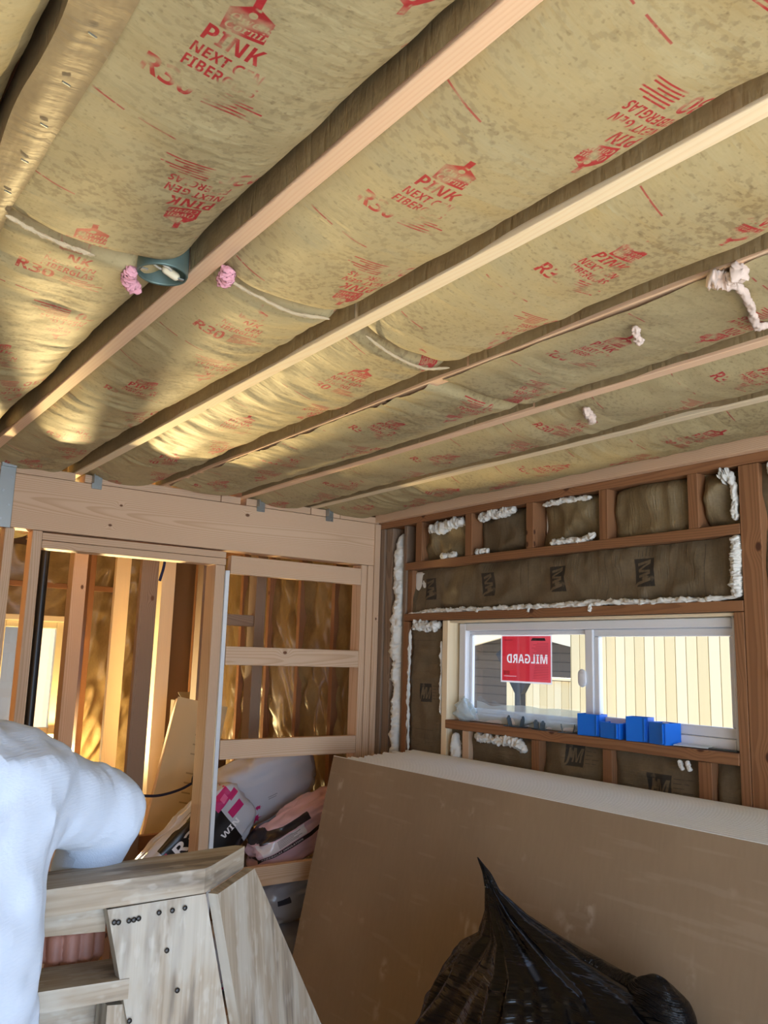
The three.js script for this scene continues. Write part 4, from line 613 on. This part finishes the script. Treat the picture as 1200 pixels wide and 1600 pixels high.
  mesh('boots', shift(sdf((x, y, z) => { let d = 9; for (const s of [-1, 1]) { const ax = 0.14 + s * 0.12, az = -1.31 - (s > 0 ? 0.08 : 0); d = Math.min(d, smin(cap(x, y, z, [ax, 0.16, az], [ax, 0.06, az + 0.02], 0.06, 0.055), cap(x, y, z, [ax, 0.05, az + 0.04], [ax, 0.045, az - 0.18], 0.052, 0.048), 0.03)); } return Math.max(d, -y + 0.004); }, [-0.2, -0.02, -1.75], 0.7, 60)), mat(new THREE.Color('#6a4a2c')), t);
}

// ---------------------------------------------------------------- outside the window
{
  const ground = structure('ground'); mesh('yard', new THREE.BoxGeometry(40, 0.1, 50).translate(22.9, -0.25, -8), mat(new THREE.Color('#8f8a82')), ground); mesh('yard', new THREE.BoxGeometry(5.4, 0.1, 30).translate(0.2, -0.25, -21.6), mat(new THREE.Color('#8a8678')), ground); mesh('yard', new THREE.BoxGeometry(20, 0.1, 20).translate(-2, -0.25, 12.5), mat(new THREE.Color('#8f8a82')), ground);
  const tan = [0, 1, 2].map((i) => mat(new THREE.Color(['#e3cfa0', '#dcc694', '#e8d6aa'][i])));
  const f = thing('board_wall', 'bright cream vertical board wall outside the right sash', 'fence', [8, -0.2, -5]);
  mesh('backing', new THREE.BoxGeometry(0.03, 3.4, 5.2).translate(0.03, 1.7, 0.5), mat(new THREE.Color('#b39f74')), f);
  for (let i = 0; i < 38; i++) mesh('plank', new RoundedBoxGeometry(0.022, 3.4, 0.126, 1, 0.004).translate(0, 1.7, -2.0 + i * 0.134), tan[(i * 7) % 3], f);
  const l = thing('low_fence', 'sunlit tan board fence seen through the left pane', 'fence', [9.2, -0.35, -6.6]);
  mesh('rail', new RoundedBoxGeometry(0.05, 0.09, 5.6, 1, 0.004).translate(0.04, 1.3, 0), tan[1], l); mesh('cap_rail', new RoundedBoxGeometry(0.1, 0.04, 5.6, 1, 0.004).translate(0, 1.79, 0), tan[2], l);
  for (let i = 0; i < 40; i++) mesh('plank', new RoundedBoxGeometry(0.02, 1.76, 0.132, 1, 0.003).translate(0, 0.88, -2.75 + i * 0.138), tan[(i * 5) % 3], l);
  const h = thing('neighbour_house', 'dark-sided neighbouring house with a pale gable eave', 'house', [12.6, -0.5, -12.1]);
  const dark = mat(new THREE.Color('#544e47')), fascia = mat(new THREE.Color('#e9dcb8')), roofm = mat(new THREE.Color('#b9c0c6'));
  for (let i = 0; i < 15; i++) mesh('siding', new THREE.BoxGeometry(0.06, 0.19, 7).rotateZ(0.09).translate(0.3, 0.1 + i * 0.18, 0), dark, h);
  mesh('wall_core', new THREE.BoxGeometry(3, 2.62, 7).translate(1.85, 1.31, 0), dark, h);
  for (const q of [-1, 1]) { mesh('fascia', new THREE.BoxGeometry(0.08, 0.26, 4.1).rotateX(0.19 * q).translate(-0.45, 2.48, 2.0 * q), fascia, h); mesh('roof_slope', new THREE.BoxGeometry(4.4, 0.1, 4.3).rotateX(0.19 * q).translate(1.7, 2.66, 2.05 * q), roofm, h); }
  const p = thing('porch_post', 'dark grey porch post with two slanting braces below the red sticker', 'post', [7.6, -0.2, -7.55]); const pg = mat(new THREE.Color('#2c3032'));
  mesh('post', new RoundedBoxGeometry(0.1, 2.6, 0.1, 1, 0.01).translate(0, 1.3, 0), pg, p); for (const s of [-1, 1]) board('brace', [0, 1.5, 0.02 * s], [0, 1.98, 0.36 * s], 0.08, 0.08, pg, p); mesh('beam', new RoundedBoxGeometry(0.16, 0.18, 2.4, 1, 0.01).translate(0, 2.66, 0), pg, p);
  const b = thing('far_neighbour', 'pale house gable seen through the far room window', 'house', [4, -0.2, -20]); mesh('house_wall', new THREE.BoxGeometry(6, 2.6, 3).translate(3.4, 1.3, 0), mat(new THREE.Color('#7d6c56')), b);
  const ro = new THREE.Shape(); ro.moveTo(0, 2.6); ro.lineTo(3.4, 4.4); ro.lineTo(6.8, 2.6); ro.closePath(); mesh('gable_roof', new THREE.ExtrudeGeometry(ro, { depth: 3.4, bevelEnabled: false }).translate(0, 0, -1.7), mat(new THREE.Color('#5d5048')), b);
}
renderer.render(scene, camera);
